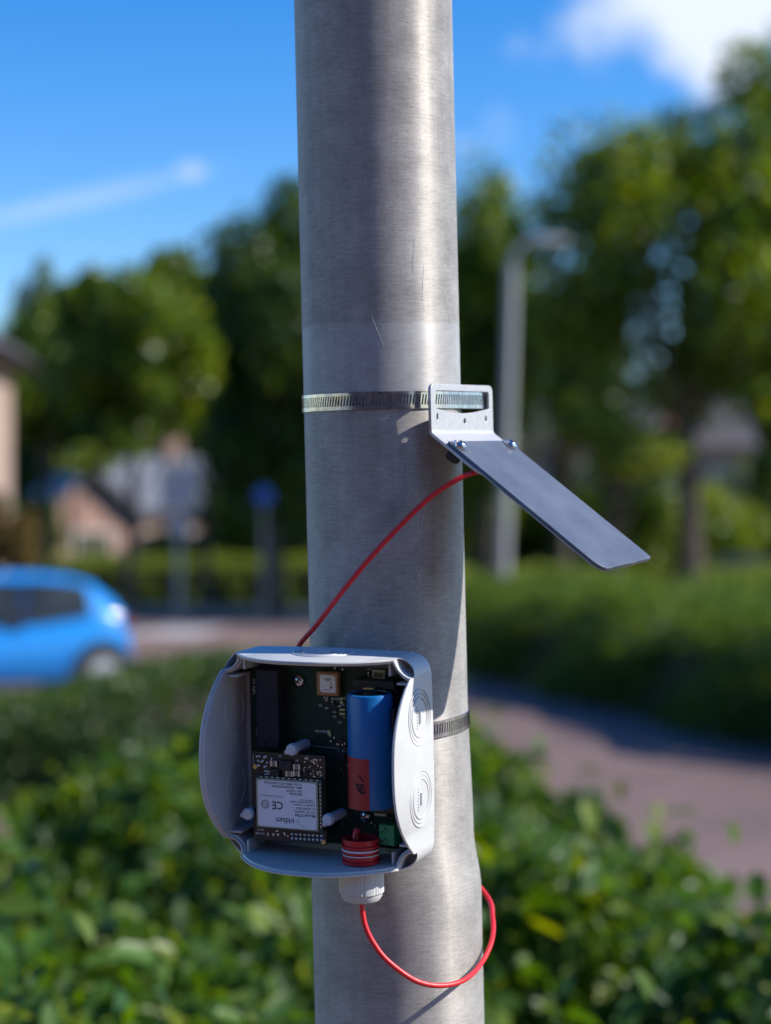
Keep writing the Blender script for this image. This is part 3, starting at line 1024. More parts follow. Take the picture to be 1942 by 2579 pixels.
# house behind the trees at right: red roof glimpsed through leaves
D = 76.0
root = empty('red_roofed_house', loc=(wx(1640, D), D, 0))
xl, xr = -5.2, 3.9
ez, rz_ = wz(1120, D), wz(985, D)
MB().box(((xl + xr) / 2, 4.0, ez / 2), (xr - xl, 7.4, ez)).build('wall', M['brick'], root)
rf = MB().add([(xl - .3, 0, ez - .1), (xr + .3, 0, ez - .1), (xr + .3, 4.0, rz_), (xl - .3, 4.0, rz_), (xr + .3, 8.0, ez - .1), (xl - .3, 8.0, ez - .1)],
              [(0, 1, 2, 3), (3, 2, 4, 5), (0, 3, 5), (1, 4, 2), (0, 5, 4, 1)]).build('roof', M['roof_dark'], root)
MB().box((1.15, -0.3, rz_ - .6), (1.3, 1.1, 1.7)).build('chimney', M['roof_red'], rf)
for wx_ in (-3.6, -1.2, 1.2, 3.0):
    window(root, wx_, 0.28, 1.5, 1.2, 1.3)
    window(root, wx_, 0.28, 4.1, 1.2, 1.2)
tag(root, 'brick house with red roof glimpsed through the right trees', 'house')

# terrace across the pavement behind the viewer
root = empty('terraced_house', loc=(-2.0, -12.0, 0))
MB().box((0, -4.0, 3.0), (26, 8.0, 6.0)).build('wall', M['brick'], root)
MB().add([(-13.4, .4, 5.9), (13.4, .4, 5.9), (13.4, -4, 9.0), (-13.4, -4, 9.0), (13.4, -8.4, 5.9), (-13.4, -8.4, 5.9)],
         [(0, 1, 2, 3), (3, 2, 4, 5), (0, 3, 5), (1, 4, 2), (0, 5, 4, 1)]).build('roof', M['roof_dark'], root)
for wx_ in (-10.5, -7.5, -4.5, -1.5, 1.5, 4.5, 7.5, 10.5):
    for wz_ in (1.5, 4.3):
        window(root, wx_, 0.02, wz_, 1.6, 1.5)
tag(root, 'brick terrace behind the viewer, mirrored in the steel strap', 'house')

# ------------------------------------------------------------------ street furniture
D = 41.0
root = empty('street_lamp', loc=(wx(1262, D), D, 0))
zt = wz(655, D)
dx = wx(1292, D) - wx(1262, D)
MB().tube([(0, 0, -0.05), (dx * .5, 0, zt * .5), (dx, 0, zt)], [0.125, 0.12, 0.11], 14).build('shaft', M['lamp_paint'], root)
MB().tube(smooth_path([(dx, 0, zt - .1), (dx + .12, 0, zt + .25), (dx + .40, 0, zt + .40), (dx + .62, 0, zt + .40)], 5), 0.075, 8).build('arm', M['lamp_paint'], root)
MB().add([(dx + .55, -.17, zt + .34), (dx + 1.18, -.11, zt + .37), (dx + 1.18, .11, zt + .37), (dx + .55, .17, zt + .34),
          (dx + .55, -.12, zt + .52), (dx + 1.14, -.07, zt + .47), (dx + 1.14, .07, zt + .47), (dx + .55, .12, zt + .52)],
         [(0, 3, 2, 1), (4, 5, 6, 7), (0, 1, 5, 4), (1, 2, 6, 5), (2, 3, 7, 6), (3, 0, 4, 7)]).build('lamp_head', M['lamp_paint'], root, bevel=.03)
tag(root, 'pale grey street lamp standing right of the aluminium pole', 'street lamp')

D = 47.0
root = empty('sign_post', loc=(wx(450, D), D, 0))
MB().cyl((0, 0, -0.05), (0, 0, wz(1135, D)), 0.085, n=12).build('post', M['lamp_paint'], root)
MB().box((0, -0.16, wz(1225, D)), (0.9, 0.03, 1.0)).build('sign_panel', M['sign_back'], root, bevel=.01)
MB().box((0, -0.16, wz(1322, D)), (0.55, 0.03, 0.40)).build('name_plate', M['sign_back'], root, bevel=.01)
tag(root, 'grey sign post with plain grey panels beside the road', 'sign post')

D = 45.0
root = empty('round_sign', loc=(wx(665, D), D, 0))
MB().cyl((0, 0, -0.05), (0, 0, wz(1225, D)), 0.03, n=10).build('post', M['galv'], root)
MB().lathe((0, -0.05, wz(1250, D)), (0, -1, 0), [(0.19, 0), (0.20, 0.005), (0.20, 0.02), (0.19, 0.025)], 28).build('sign_disc', M['sign_blue'], root)
tag(root, 'small round blue traffic sign on a post', 'road sign')


# ------------------------------------------------------------------ cars
def make_car(paint, label, group=None):
    root = empty('parked_car')
    # stations front to rear: x, sill z, shoulder z, roof z, half width, roof half width
    st = [(1.72, .38, .60, .62, .60, .50), (1.66, .24, .68, .72, .72, .58), (1.35, .20, .80, .86, .80, .64), (0.95, .20, .88, .96, .81, .66),
          (0.72, .20, .86, 1.04, .81, .64), (0.25, .20, .86, 1.38, .81, .58), (-0.10, .20, .87, 1.46, .81, .57), (-0.60, .20, .90, 1.465, .81, .57),
          (-1.05, .20, .97, 1.43, .80, .56), (-1.32, .22, 1.00, 1.35, .79, .54), (-1.52, .26, 1.00, 1.18, .77, .56), (-1.66, .30, .92, .99, .74, .58), (-1.70, .36, .70, .72, .68, .54)]

    def ring(s, off=0.0):
        x, zb, zs, zr, w, wr = s
        half = [(w * .86, zb), (w * .97, zb + .08), (w, (zb + zs) / 2), (w * .985, zs - .04), (w * .95, zs), ((w * .95 + wr) / 2 + .015, (zs + zr) / 2), (wr, zr - .05 * min(1, (zr - zs) / .3)), (wr * .72, zr - .005), (0, zr + .012)]
        full = [(y, z) for y, z in half] + [(-y, z) for y, z in reversed(half[:-1])]
        return [(x, y, z) for y, z in full]
    rings = [ring(s) for s in st]
    n = len(rings[0])
    mb = MB()
    vs = [p for r_ in rings for p in r_]
    fs = []
    for k in range(len(rings) - 1):
        for i in range(n):
            i2 = (i + 1) % n
            fs.append((k * n + i, k * n + i2, (k + 1) * n + i2, (k + 1) * n + i))
    fs.append(tuple(range(n)))
    fs.append(tuple((len(rings) - 1) * n + i for i in reversed(range(n))))
    mb.add(vs, fs).build('body', paint, root, angle=50)

    def lerp(a, b, u):
        return tuple(p + (q - p) * u for p, q in zip(a, b))

    def station(x):
        for a, b in zip(st[:-1], st[1:]):
            if b[0] <= x <= a[0]:
                return lerp(a, b, (a[0] - x) / (a[0] - b[0]))
    for s_ in (-1, 1):
        for (xa, xb) in ((0.44, -0.42), (-0.45, -1.20)):
            g = MB()
            cols = [xa + (xb - xa) * i / 5 for i in range(6)]
            vs, fs = [], []
            for x in cols:
                q = station(x)
                zs, zr, w, wr = q[2], q[3], q[4], q[5]
                top = zr - .085
                for u in (0.0, 0.5, 1.0):
                    z = zs - .02 + (top - zs + .02) * u
                    f_ = (z - zs) / max(.05, zr - .05 - zs)
                    y = w * .95 + (wr - w * .95) * f_ + .015 * (1 - abs(2 * f_ - 1)) + .028
                    vs.append((x, s_ * y, z))
            for i in range(5):
                for j in range(2):
                    fs.append((i * 3 + j, i * 3 + j + 1, (i + 1) * 3 + j + 1, (i + 1) * 3 + j))
            g.add(vs, fs).build('side_window', M['car_glass'], root)
        MB().box((0.45, s_ * .90, .98), (.10, .18, .12)).build('mirror', paint, root, bevel=.03)
        MB().box((-0.30, s_ * .818, .84), (.16, .02, .03)).build('door_handle', M['car_trim'], root)
        MB().box((-1.60, s_ * .70, .88), (.14, .10, .16)).build('tail_light', M['lamp_red'], root, bevel=.03)
        MB().box((1.60, s_ * .62, .64), (.16, .24, .14)).build('headlight', M['lamp_clear'], root, bevel=.03)
        for x in (1.12, -1.34):
            MB().lathe((x, s_ * .60, .33), (0, s_, 0), [(.36, 0), (.36, .222)], 24).build('wheel_arch', M['car_trim'], root)
            w = MB().lathe((x, s_ * .64, .29), (0, s_, 0), [(.24, 0), (.285, .02), (.29, .10), (.285, .17), (.21, .19)], 28).build('tyre', M['tyre'], root)
            MB().lathe((x, s_ * .825, .29), (0, s_, 0), [(.20, 0), (.19, .012), (.05, .018)], 24).build('rim', M['rim'], w)
    # windscreen and rear window
    g = MB().add([(.70, .56, 1.05), (.70, -.56, 1.05), (.27, -.50, 1.365), (.27, .50, 1.365)], [(0, 1, 2, 3)])
    g.v = [(x + .012, y, z + .022) for x, y, z in g.v]
    g.build('windscreen', M['car_glass'], root)
    g = MB().add([(-1.435, .46, 1.31), (-1.435, -.46, 1.31), (-1.60, -.52, 1.10), (-1.60, .52, 1.10)], [(0, 1, 2, 3)])
    g.v = [(x - .012, y, z + .012) for x, y, z in g.v]
    g.build('rear_window', M['car_glass'], root)
    MB().box((-1.66, 0, .44), (.16, 1.36, .20)).build('rear_bumper', paint, root, bevel=.05)
    MB().box((1.66, 0, .42), (.16, 1.36, .20)).build('front_bumper', paint, root, bevel=.05)
    tag(root, label, 'car', group)
    return root


car = make_car(M['car_blue'], 'bright blue hatchback parked at the left edge')
car.location = (-4.80, 23.0, 0.004)
car.rotation_euler = (0, 0, R(206))
car2 = make_car(M['car_navy'], 'dark navy car behind the hedge at the right edge')
car2.location = (wx(1900, 60), 60, 0)
car2.rotation_euler = (0, 0, R(8))
car3 = make_car(M['car_black'], 'black car behind the hedge right of the street lamp')
car3.location = (wx(1420, 60), 60, 0)
car3.rotation_euler = (0, 0, R(172))

# ------------------------------------------------------------------ the aluminium pole (axis leans a little)
PO = Vector((-0.000228, 1.14, 1.81596))
PX, PY, PZ = Vector((0.99972315, -0.00106625, 0.02350487)), Vector((0, 0.99897268, 0.04531639)), Vector((-0.02352905, -0.04530384, 0.99869612))
MP = Matrix(((PX.x, PY.x, PZ.x, PO.x), (PX.y, PY.y, PZ.y, PO.y), (PX.z, PY.z, PZ.z, PO.z), (0, 0, 0, 1)))
PR = 0.045


def sstep(a, b, x):
    x = max(0, min(1, (x - a) / (b - a)))
    return x * x * (3 - 2 * x)


def pole_profile(z):
    r = PR + 0.0018 * sstep(-0.10, -0.182, z) + 0.0021 * sstep(-0.184, -0.214, z)
    cx = 0.0016 * sstep(-0.18, -0.214, z)
    return r, cx


pole = empty('metal_pole', mat=MP @ Matrix.Translation((0, 0, -1.80)))
zs = [-1.80, -1.2, -0.7, -0.4] + [-0.32 + 0.006 * i for i in range(38)] + [-0.06, 0.0, 0.06, 0.12, 0.2, 0.3, 0.6, 1.2, 2.4]
zs = sorted(set(zs))
NS = 96
vs, fs = [], []
for z in zs:
    r, cx = pole_profile(z)
    for i in range(NS + 1):
        a = 2 * math.pi * i / NS + math.pi / 2
        vs.append((cx + r * math.cos(a), r * math.sin(a), z + 1.80))
for k in range(len(zs) - 1):
    for i in range(NS):
        fs.append((k * (NS + 1) + i, k * (NS + 1) + i + 1, (k + 1) * (NS + 1) + i + 1, (k + 1) * (NS + 1) + i))
me = bpy.data.meshes.new('shaft')
me.from_pydata(vs, [], fs)
uvl = me.uv_layers.new(name='UVMap')
for p in me.polygons:
    for li, vi in zip(p.loop_indices, p.vertices):
        uvl.data[li].uv = ((vi % (NS + 1)) / NS * 2 * math.pi * PR, vs[vi][2] - 1.80)
me.shade_smooth()
link_mesh('shaft', me, M['pole'], pole)
MB().lathe((0.0016, 0, -0.02), (0, 0, 1), [(0.075, 0), (0.075, 0.03), (0.052, 0.045)], 32).build('base_collar', M['galv'], pole)


def on_pole(ang_deg, z, dr=0.0):
    """Point on the pole surface; angle measured from the side facing the camera, positive to the right."""
    r, cx = pole_profile(z)
    a = R(ang_deg)
    return (cx + (r + dr) * math.sin(a), -(r + dr) * math.cos(a), z + 1.80)


SCR = [((24, .015), (24, -.052), .00013), ((17, .035), (17, .006), .00011), ((3, .022), (11, .021), .00014), ((27, .000), (22, -.028), .00016),
       ((22, -.028), (25, -.036), .00015), ((-14, -.076), (14, -.068), .00020), ((14, -.068), (27, -.074), .00016), ((30, -.062), (62, -.049), .00016),
       ((-27, .012), (-27, -.035), .00011), ((-36, .020), (-35, -.010), .00010), ((-10, .30), (-9.5, .21), .00012), ((-9, .20), (-11, .13), .00011), ((-8, .115), (2, .095), .00014),
       ((26, .155), (24, .135), .00016), ((33, .140), (31, .120), .00012), ((-18, -.235), (-18, -.285), .00014), ((33, .21), (48, .205), .00010), ((20, .168), (32, .170), .00014),
       ((50, .128), (62, .105), .00012), ((12, .03), (19, .018), .00010)]
for (a0, z0), (a1, z1), w in SCR:
    pts = [on_pole(a0 + (a1 - a0) * i / 8 + rnd.uniform(-.25, .25), z0 + (z1 - z0) * i / 8, 0.00003) for i in range(9)]
    MB().tube(pts, [w * .7 * k for k in (.2, .6, .9, .5, 1, .7, .8, .5, .2)], 5).build('scratch', M['scratch'], pole)
tag(pole, 'brushed aluminium street pole carrying the open grey box', 'pole')


# ------------------------------------------------------------------ perforated straps
def strap(name, label, path, half, pitch, mat, mw, slot0, slot1, tilt=None):
    """path: closed list of (x, y) and outward normals; a flat strap with a row of slanted slots cut right through."""
    root = empty(name, mat=mw)
    # resample by arc length
    pts = [Vector((p[0], p[1])) for p in path]
    pts.append(pts[0])
    seg = [(b - a).length for a, b in zip(pts[:-1], pts[1:])]
    tot = sum(seg)
    n = int(round(tot / pitch)) * 4
    out, acc, k = [], 0.0, 0
    for i in range(n):
        s_ = tot * i / n
        while s_ > acc + seg[k]:
            acc += seg[k]
            k += 1
        out.append(pts[k].lerp(pts[k + 1], (s_ - acc) / seg[k]))
    th = 0.0006

    def nrm(i):
        d = out[(i + 1) % n] - out[i - 1]
        return Vector((d.y, -d.x)).normalized()
    rows = [-half, -half + 0.0002, slot0, slot1, half - 0.0002, half]
    vs, fs = [], []
    for i in range(n):
        nn_ = nrm(i)
        if nn_.dot(out[i]) < 0:
            nn_ = -nn_
        d = (out[(i + 1) % n] - out[i - 1]).normalized()
        for j, z in enumerate(rows):
            shift = 0.0009 * (z / half) if j in (2, 3) else 0.0
            o_ = th if j in (1, 2, 3, 4) else th * 0.6
            q = out[i] + d * shift
            vs.append((q.x + nn_.x * o_, q.y + nn_.y * o_, z))
        for j, z in enumerate(rows):
            shift = 0.0009 * (z / half) if j in (2, 3) else 0.0
            q = out[i] + d * shift
            vs.append((q.x, q.y, z))
    m = len(rows)
    for i in range(n):
        i2 = (i + 1) % n
        a, b = i * 2 * m, i2 * 2 * m
        hole = (i % 4) in (0, 1)
        for j in range(m - 1):
            if j == 2 and hole:
                continue
            fs.append((a + j, b + j, b + j + 1, a + j + 1))
            fs.append((a + m + j, a + m + j + 1, b + m + j + 1, b + m + j))
        fs.append((a, a + m, b + m, b))
        fs.append((a + m - 1, b + m - 1, b + 2 * m - 1, a + 2 * m - 1))
        if hole:
            fs.append((a + 2, b + 2, b + m + 2, a + m + 2))
            fs.append((a + 3, a + m + 3, b + m + 3, b + 3))
            if i % 4 == 0:
                fs.append((a + 2, a + m + 2, a + m + 3, a + 3))
            else:
                fs.append((b + 2, b + 3, b + m + 3, b + m + 2))
    MB().add(vs, fs).build('band', mat, root, angle=40)
    tag(root, label, 'hose clamp', 'steel straps round the pole')
    return root


PHI = R(59)
pn = Vector((math.sin(PHI), -math.cos(PHI)))
ptv = Vector((math.cos(PHI), math.sin(PHI)))
# hull of the pole circle and the strap's run along the back of the bracket
far = pn * (PR + 0.0011) + ptv * 0.0375
ra = PR + 0.0004
dfar = far.length
aq = math.atan2(far.y, far.x)
da = math.acos(ra / dfar)
a_start, a_end = aq + da, aq - da + 2 * math.pi
path = [(ra * math.cos(a), ra * math.sin(a)) for a in np.linspace(a_start, a_end, 200)]
p_end = Vector(path[-1])
path += [tuple(p_end.lerp(far, i / 20)) for i in range(1, 20)]
# rounded turn at the far end
path.append(tuple(far))
p_start = Vector(path[0])
path += [tuple(far.lerp(p_start, i / 20)) for i in range(1, 20)]
upper = strap('hose_clamp', 'shiny perforated steel strap through the solar panel bracket', path, 0.0049, 0.00185, M['steel'], MP @ Matrix.Translation((0, 0, 0.0652)), -0.0026, 0.0030)
r2, _ = pole_profile(-0.117)
path2 = [((r2 + .0003) * math.cos(a), (r2 + .0003) * math.sin(a)) for a in np.linspace(0, 2 * math.pi, 241)[:-1]]
strap('hose_clamp', 'dull perforated steel strap right of the grey box', [(p[0] * 1.004, p[1] * 1.0) for p in path2], 0.0047, 0.00185, M['steel'],
      MP @ Matrix.Translation((0, 0, -0.1205)) @ Matrix.Rotation(R(-4.5), 4, 'Y'), -0.0026, 0.0030)

# worm-drive housing of the upper strap, seen through the bracket's window
_hx, _hn = ptv * 0.020, pn * (PR - 0.0052)
_hc = _hx + _hn
_hrot = Matrix(((ptv.x, -pn.x, 0), (ptv.y, -pn.y, 0), (0, 0, 1)))
hs_ = MB().box((_hc.x, _hc.y, 0), (0.024, 0.0085, 0.0105), _hrot).build('screw_housing', M['dark_steel'], upper, bevel=0.0008)
_a = ptv * 0.0335 + pn * (PR - 0.0052)
_b = ptv * 0.0085 + pn * (PR - 0.0052)
MB().lathe((_b.x, _b.y, 0), (ptv.x, ptv.y, 0), [(0.0035, 0), (0.0035, 0.0245), (0.0042, 0.0250), (0.0042, 0.0285)], 6).build('drive_screw', M['bolt'], hs_)

# ------------------------------------------------------------------ solar panel on its bracket
al = R(37.2)
MS = MP @ Matrix(((ptv.x, -pn.x, 0, 0), (ptv.y, -pn.y, 0, 0), (0, 0, 1, 0), (0, 0, 0, 1)))     # x: along the plate, -y: outward, z: along the pole
sp_root = empty('solar_panel', mat=MS @ Matrix.Translation((0.006, -0.048, 0.0482)))
MSl = Matrix.Translation((-0.006, 0.048, -0.0482))          # bracket coordinates -> root coordinates
BX0, BX1, BZ0, BZ1, BY = -0.0296, 0.0424, 0.0482, 0.0735, -0.048
TH = 0.0018
outer = []
# upright plate: outline with strap window and three small slots, bent below into the flange
outline = [(BX0, BZ0), (BX1, BZ0)] + [p for p in rrect(BX0, BZ0, BX1, BZ1, 0.004, 5)][:12]
slot = []
for i in range(21):
    u = i / 20
    x = BX0 + 0.0050 + (BX1 - BX0 - 0.0095) * u
    slot.append((x, 0.0600 - 0.0026 * math.sin(math.pi * u)))
slot += [(BX1 - 0.0042, 0.0605), (BX1 - 0.0042, 0.0690), (BX1 - 0.0056, 0.0702), (BX0 + 0.0062, 0.0702), (BX0 + 0.0048, 0.0690)]


def oval(cx, cz, rx, rz):
    return [(cx + rx * math.cos(a), cz + rz * math.sin(a)) for a in np.linspace(0, 2 * math.pi, 13)[:-1]]


plate = curve2d([outline, slot, oval(BX0 + 0.0068, 0.0556, 0.0013, 0.0024), oval(0.0085, 0.0532, 0.0016, 0.0019), oval(BX1 - 0.0085, 0.0545, 0.0014, 0.0020)], TH / 2 - 0.0002, 0.0002)
plate.transform(Matrix.Translation((0, BY, 0)) @ Matrix.Rotation(R(90), 4, 'X'))
plate.transform(MSl)
link_mesh('bracket_plate', plate, M['bracket'], sp_root)
# flange: curved bend and sloping tongue
Ld = Vector((0, -math.cos(al), -math.sin(al)))
Nd = Vector((0, -math.sin(al), math.cos(al)))
FLN = 0.0355
sec = []
for i in range(7):
    a = (math.pi / 2 - al) * i / 6        # from straight down towards the slope
    sec.append(None)
bend_r = 0.004
prof = [(BY, BZ0 + 0.0002)]
# centre line: start going down, turn outward
d0 = Vector((0, 0, -1))
pos = Vector((0, BY, BZ0 + 0.0002))
cl = [(pos.copy(), Vector((0, -1, 0)))]
steps = 7
for i in range(1, steps + 1):
    a = (math.pi / 2 - al) * i / steps
    am = (math.pi / 2 - al) * (i - .5) / steps
    dirv = Vector((0, -math.sin(am), -math.cos(am)))
    pos = pos + dirv * (bend_r * (math.pi / 2 - al) / steps)
    cl.append((pos.copy(), Vector((0, -math.cos(a), math.sin(a)))))
for s_ in (0.01, 0.02, 0.028, FLN - 0.002, FLN):
    cl.append((cl[steps][0] + Ld * s_, Nd))
vs, fs = [], []
for k, (p, nv) in enumerate(cl):
    inset = 0.0 if k < len(cl) - 2 else (0.0006 if k == len(cl) - 2 else 0.003)
    for x in (BX0 + inset, BX1 - inset):
        vs += [p + nv * (TH / 2) + Vector((x, 0, 0)), p - nv * (TH / 2) + Vector((x, 0, 0))]
for k in range(len(cl) - 1):
    a, b = k * 4, (k + 1) * 4
    fs += [(a, a + 2, b + 2, b), (a + 1, b + 1, b + 3, a + 3), (a, b, b + 1, a + 1), (a + 2, a + 3, b + 3, b + 2)]
fs += [(0, 1, 3, 2), (len(vs) - 4, len(vs) - 2, len(vs) - 1, len(vs) - 3)]
MB().add([MSl @ v for v in vs], fs).build('bracket_flange', M['bracket'], sp_root, bevel=0.0003)
# panel sheet
P0 = cl[steps][0] + Ld * 0.0095 + Nd * (TH / 2 + 0.0009)
PL_, PTH = 0.1135, 0.0021
W0, W1 = BX0 + 0.0010, BX1 - 0.0010
pout = [(W0, -0.0), (W0 + 0.0, -PL_ + 0.006)]
pout = [(W0 + 0.0006, 0), (W0, -0.0006), (W0, -PL_ + 0.008)]
for i in range(7):
    a = R(180 + 90 * i / 6)
    pout.append((W0 + 0.008 + 0.008 * math.cos(a), -PL_ + 0.008 + 0.008 * math.sin(a)))
pout += [(W1 - 0.002, -PL_ + 0.0030), (W1 - 0.0005, -PL_ + 0.0040), (W1, -PL_ + 0.006), (W1, -0.008), (W1 - 0.006, 0)]
pm = curve2d([pout], PTH / 2 - 0.0003, 0.0003)
uvl = pm.uv_layers.new(name='UVMap') if not pm.uv_layers else pm.uv_layers[0]
for p in pm.polygons:
    for li, vi in zip(p.loop_indices, p.vertices):
        uvl.data[li].uv = (pm.vertices[vi].co.x, pm.vertices[vi].co.y)
Mpan = Matrix(((1, 0, 0, 0), (0, -Ld.y, Nd.y, P0.y), (0, -Ld.z, Nd.z, P0.z), (0, 0, 0, 1)))
pm.transform(MSl @ Mpan)
panel = link_mesh('panel_sheet', pm, M['solar'], sp_root)
pm2 = curve2d([[(x * .999 + .0, y) for x, y in pout]], 0.0002, 0)
pm2.transform(MSl @ Mpan @ Matrix.Translation((0, 0, -PTH / 2 - 0.0003)))
link_mesh('backsheet', pm2, M['solar_back'], panel)
for x, y in ((W0 + 0.0052, -0.0050), (W1 - 0.0050, -0.0052)):
    base_p = MSl @ Mpan @ Vector((x, y, PTH / 2))
    b = MB().lathe(base_p, Nd, [(0.0022, 0.0012), (0.0030, 0.0013), (0.0031, 0.0018), (0.0026, 0.0027), (0.0016, 0.0032), (0.0015, 0.0024)], 20).build('bolt', M['bolt'], sp_root)
    MB().lathe(base_p, Nd, [(0.0046, 0.0001), (0.0046, 0.0012), (0.0020, 0.0012)], 24).build('washer', M['bolt'], b)
    MB().lathe(base_p - Nd * 0.0050, Nd, [(0.0036, -0.0042), (0.0042, -0.0034), (0.0042, 0.0)], 6).build('nut', M['washer_rubber'], b)
tag(sp_root, 'thin solar panel on a silver bracket sticking out from the pole', 'solar panel')

# ------------------------------------------------------------------ the open grey box
BO = Vector((-0.02665109, 1.10197878, 1.68524366))


def box_basis(psi, pit, rol):
    psi, pit, rol = R(psi), R(pit), R(rol)
    bx = Vector((math.cos(psi), -math.sin(psi), 0))
    by = Vector((-math.sin(psi), -math.cos(psi), 0))
    bz = Vector((0, 0, 1))
    by, bz = by * math.cos(pit) - bz * math.sin(pit), bz * math.cos(pit) + by * math.sin(pit)
    bx, bz = bx * math.cos(rol) - bz * math.sin(rol), bz * math.cos(rol) + bx * math.sin(rol)
    return bx, by, bz


_m3 = MP.to_3x3()
bX, bF, bZ = [_m3 @ v for v in box_basis(23.5, 1.85, 1.2)]
bB = -bF
MBX = Matrix(((bX.x, bB.x, bZ.x, BO.x), (bX.y, bB.y, bZ.y, BO.y), (bX.z, bB.z, bZ.z, BO.z), (0, 0, 0, 1)))


def V(x, f, z):
    """Box coordinates in mm: x right, f forward out of the box, z up."""
    return Vector((x, -f, z)) * 0.001


def boxed(name, label, cat, loc, group=None):
    """Empty for a thing in the box, with its base at loc (mm); returns root and a function mapping box mm to its coordinates."""
    r_ = empty(name, mat=MBX @ Matrix.Translation(V(*loc)))
    l = V(*loc)
    tag(r_, label, cat, group)
    return r_, (lambda x, f, z: V(x, f, z) - l)


HW, E, DM, DC = 57.0, 47.0, 54.0, 28.5
jb, J = boxed('junction_box', 'open pale grey plastic junction box strapped to the pole', 'enclosure', (0, 0, -57))
# rim path, counter-clockwise in the x-z plane seen from the front; (x, z, front depth)
path = []
NSEG = 20


def side_pts(fn):
    for i in range(NSEG + 1):
        s = -1 + 2 * i / NSEG
        bul = 0.7 * (1 - s * s)
        d = DC + (DM - DC) * (1 - abs(s) ** 2.5)
        path.append((*fn(s * E, HW + bul), d))


def arc(cx, cz, a0, a1, r=10.0, n=9):
    for i in range(1, n):
        a = R(a0 + (a1 - a0) * i / n)
        path.append((cx + r * math.cos(a), cz + r * math.sin(a), DC - 3.0 * math.sin(math.pi * i / n)))


side_pts(lambda s, h: (s, -h))                    # bottom, left to right
arc(HW, -HW, 180, 90)
side_pts(lambda s, h: (h, s))                     # right, bottom to top
arc(HW, HW, 270, 180)
side_pts(lambda s, h: (-s, h))                    # top, right to left
arc(-HW, HW, 360, 270)
side_pts(lambda s, h: (-h, -s))                   # left, top to bottom
arc(-HW, -HW, 90, 0)
npt = len(path)
secs = [(0.0, 0.0, 0), (0.0, 0.0, -0.5), (0.25, 0.0, 0.0), (1.0, 0.0, 0.25), (1.25, 0.0, -0.1), (1.35, 0, -1.3), (2.1, 0, -1.5), (2.5, 0, -1.9), (2.6, 0, -4.5), (2.6, 1, 0)]
vs, fs = [], []
for i, (x, z, d) in enumerate(path):
    x0, z0, _ = path[i - 1]
    x1, z1, _ = path[(i + 1) % npt]
    tx, tz = x1 - x0, z1 - z0
    l = math.hypot(tx, tz)
    nx, nz_ = -tz / l, tx / l                     # inward for a counter-clockwise path
    for k, (off, back, dd) in enumerate(secs):
        if k == 0:
            f_ = 0.0
        elif back:
            f_ = 2.0
        else:
            f_ = d + dd
        # a slight draft: the walls lean in a little towards the back
        vs.append(J(x + nx * off, f_, z + nz_ * off))
m = len(secs)
for i in range(npt):
    i2 = (i + 1) % npt
    for k in range(m - 1):
        fs.append((i * m + k, i2 * m + k, i2 * m + k + 1, i * m + k + 1))
fs.append(tuple(i * m for i in reversed(range(npt))))
fs.append(tuple(i * m + m - 1 for i in range(npt)))
shell = MB().add(vs, fs).build('shell', M['plastic'], jb, angle=32)
# corner pockets: rounded outer corner lower than the walls, with a screw boss floor
for sx, sz in ((1, 1), (-1, 1), (-1, -1), (1, -1)):
    cx, cz = sx * HW, sz * HW
    outer_, inner_ = [], []
    for i in range(9):
        a = R(90 * i / 8)
        # convex outer quarter round from (E, HW) to (HW, E)
        ox_, oz_ = HW - 10.5 + 10.4 * math.sin(a), HW - 10.5 + 10.4 * math.cos(a)
        ix, iz = HW - 10.0 * math.cos(a), HW - 10.0 * math.sin(a)
        outer_.append((sx * ox_, sz * oz_))
        inner_.append((sx * ix, sz * iz))
    vs, fs = [], []
    for i in range(9):
        u = i / 8
        top = 21 + 3.5 * abs(2 * u - 1) ** 2
        flo = 13.0
        (xo, zo), (xi, zi) = outer_[i], inner_[i]
        xm, zm = xo + (xi - xo) * .12, zo + (zi - zo) * .12
        vs += [J(xo, 0.2, zo), J(xo, top, zo), J(xm, top, zm), J(xm, flo, zm), J(xi, flo, zi)]
    for i in range(8):
        for k in range(4):
            fs.append((i * 5 + k, (i + 1) * 5 + k, (i + 1) * 5 + k + 1, i * 5 + k + 1))
    MB().add(vs, fs).build('corner_pocket', M['plastic'], jb)
    # little ribs beside the screw boss
    for (rx_, rz_2, wx2, wz2) in ((HW - 13.5, HW - 6.0, 1.2, 7.0), (HW - 6.0, HW - 13.5, 7.0, 1.2)):
        MB().box(J(sx * rx_, 13.5, sz * rz_2), (wx2 / 1000, 0.025, wz2 / 1000)).build('corner_rib', M['plastic'], jb, bevel=0.0002)


def knockout(c, axis, rr, dirs):
    """Concentric embossed rings of a cable knock-out."""
    k = MB().torus(c, axis, rr, 0.00055, 56, 8, 0.8)
    k.torus(c, axis, rr * 0.86, 0.00045, 56, 8, 0.8)
    k.torus(c, axis, rr * 0.70, 0.0006, 48, 8, 0.9)
    kk = k.build('knockout', M['plastic'], jb)
    u = Vector(dirs)
    pad = MB().tube([c + u * (-0.0032) + axis * 0.0001, c + u * 0.0032 + axis * 0.0001], 0.0011, 10).build('pry_slot', M['plastic'], kk)
    for i in range(8):
        w = u.cross(axis)
        MB().box(c + u * ((i - 3.5) * 0.0016) - w * 0.0034 + axis * 0.0001, (0.0007, 0.0007, 0.0007)).build('embossed_mark', M['plastic'], kk)


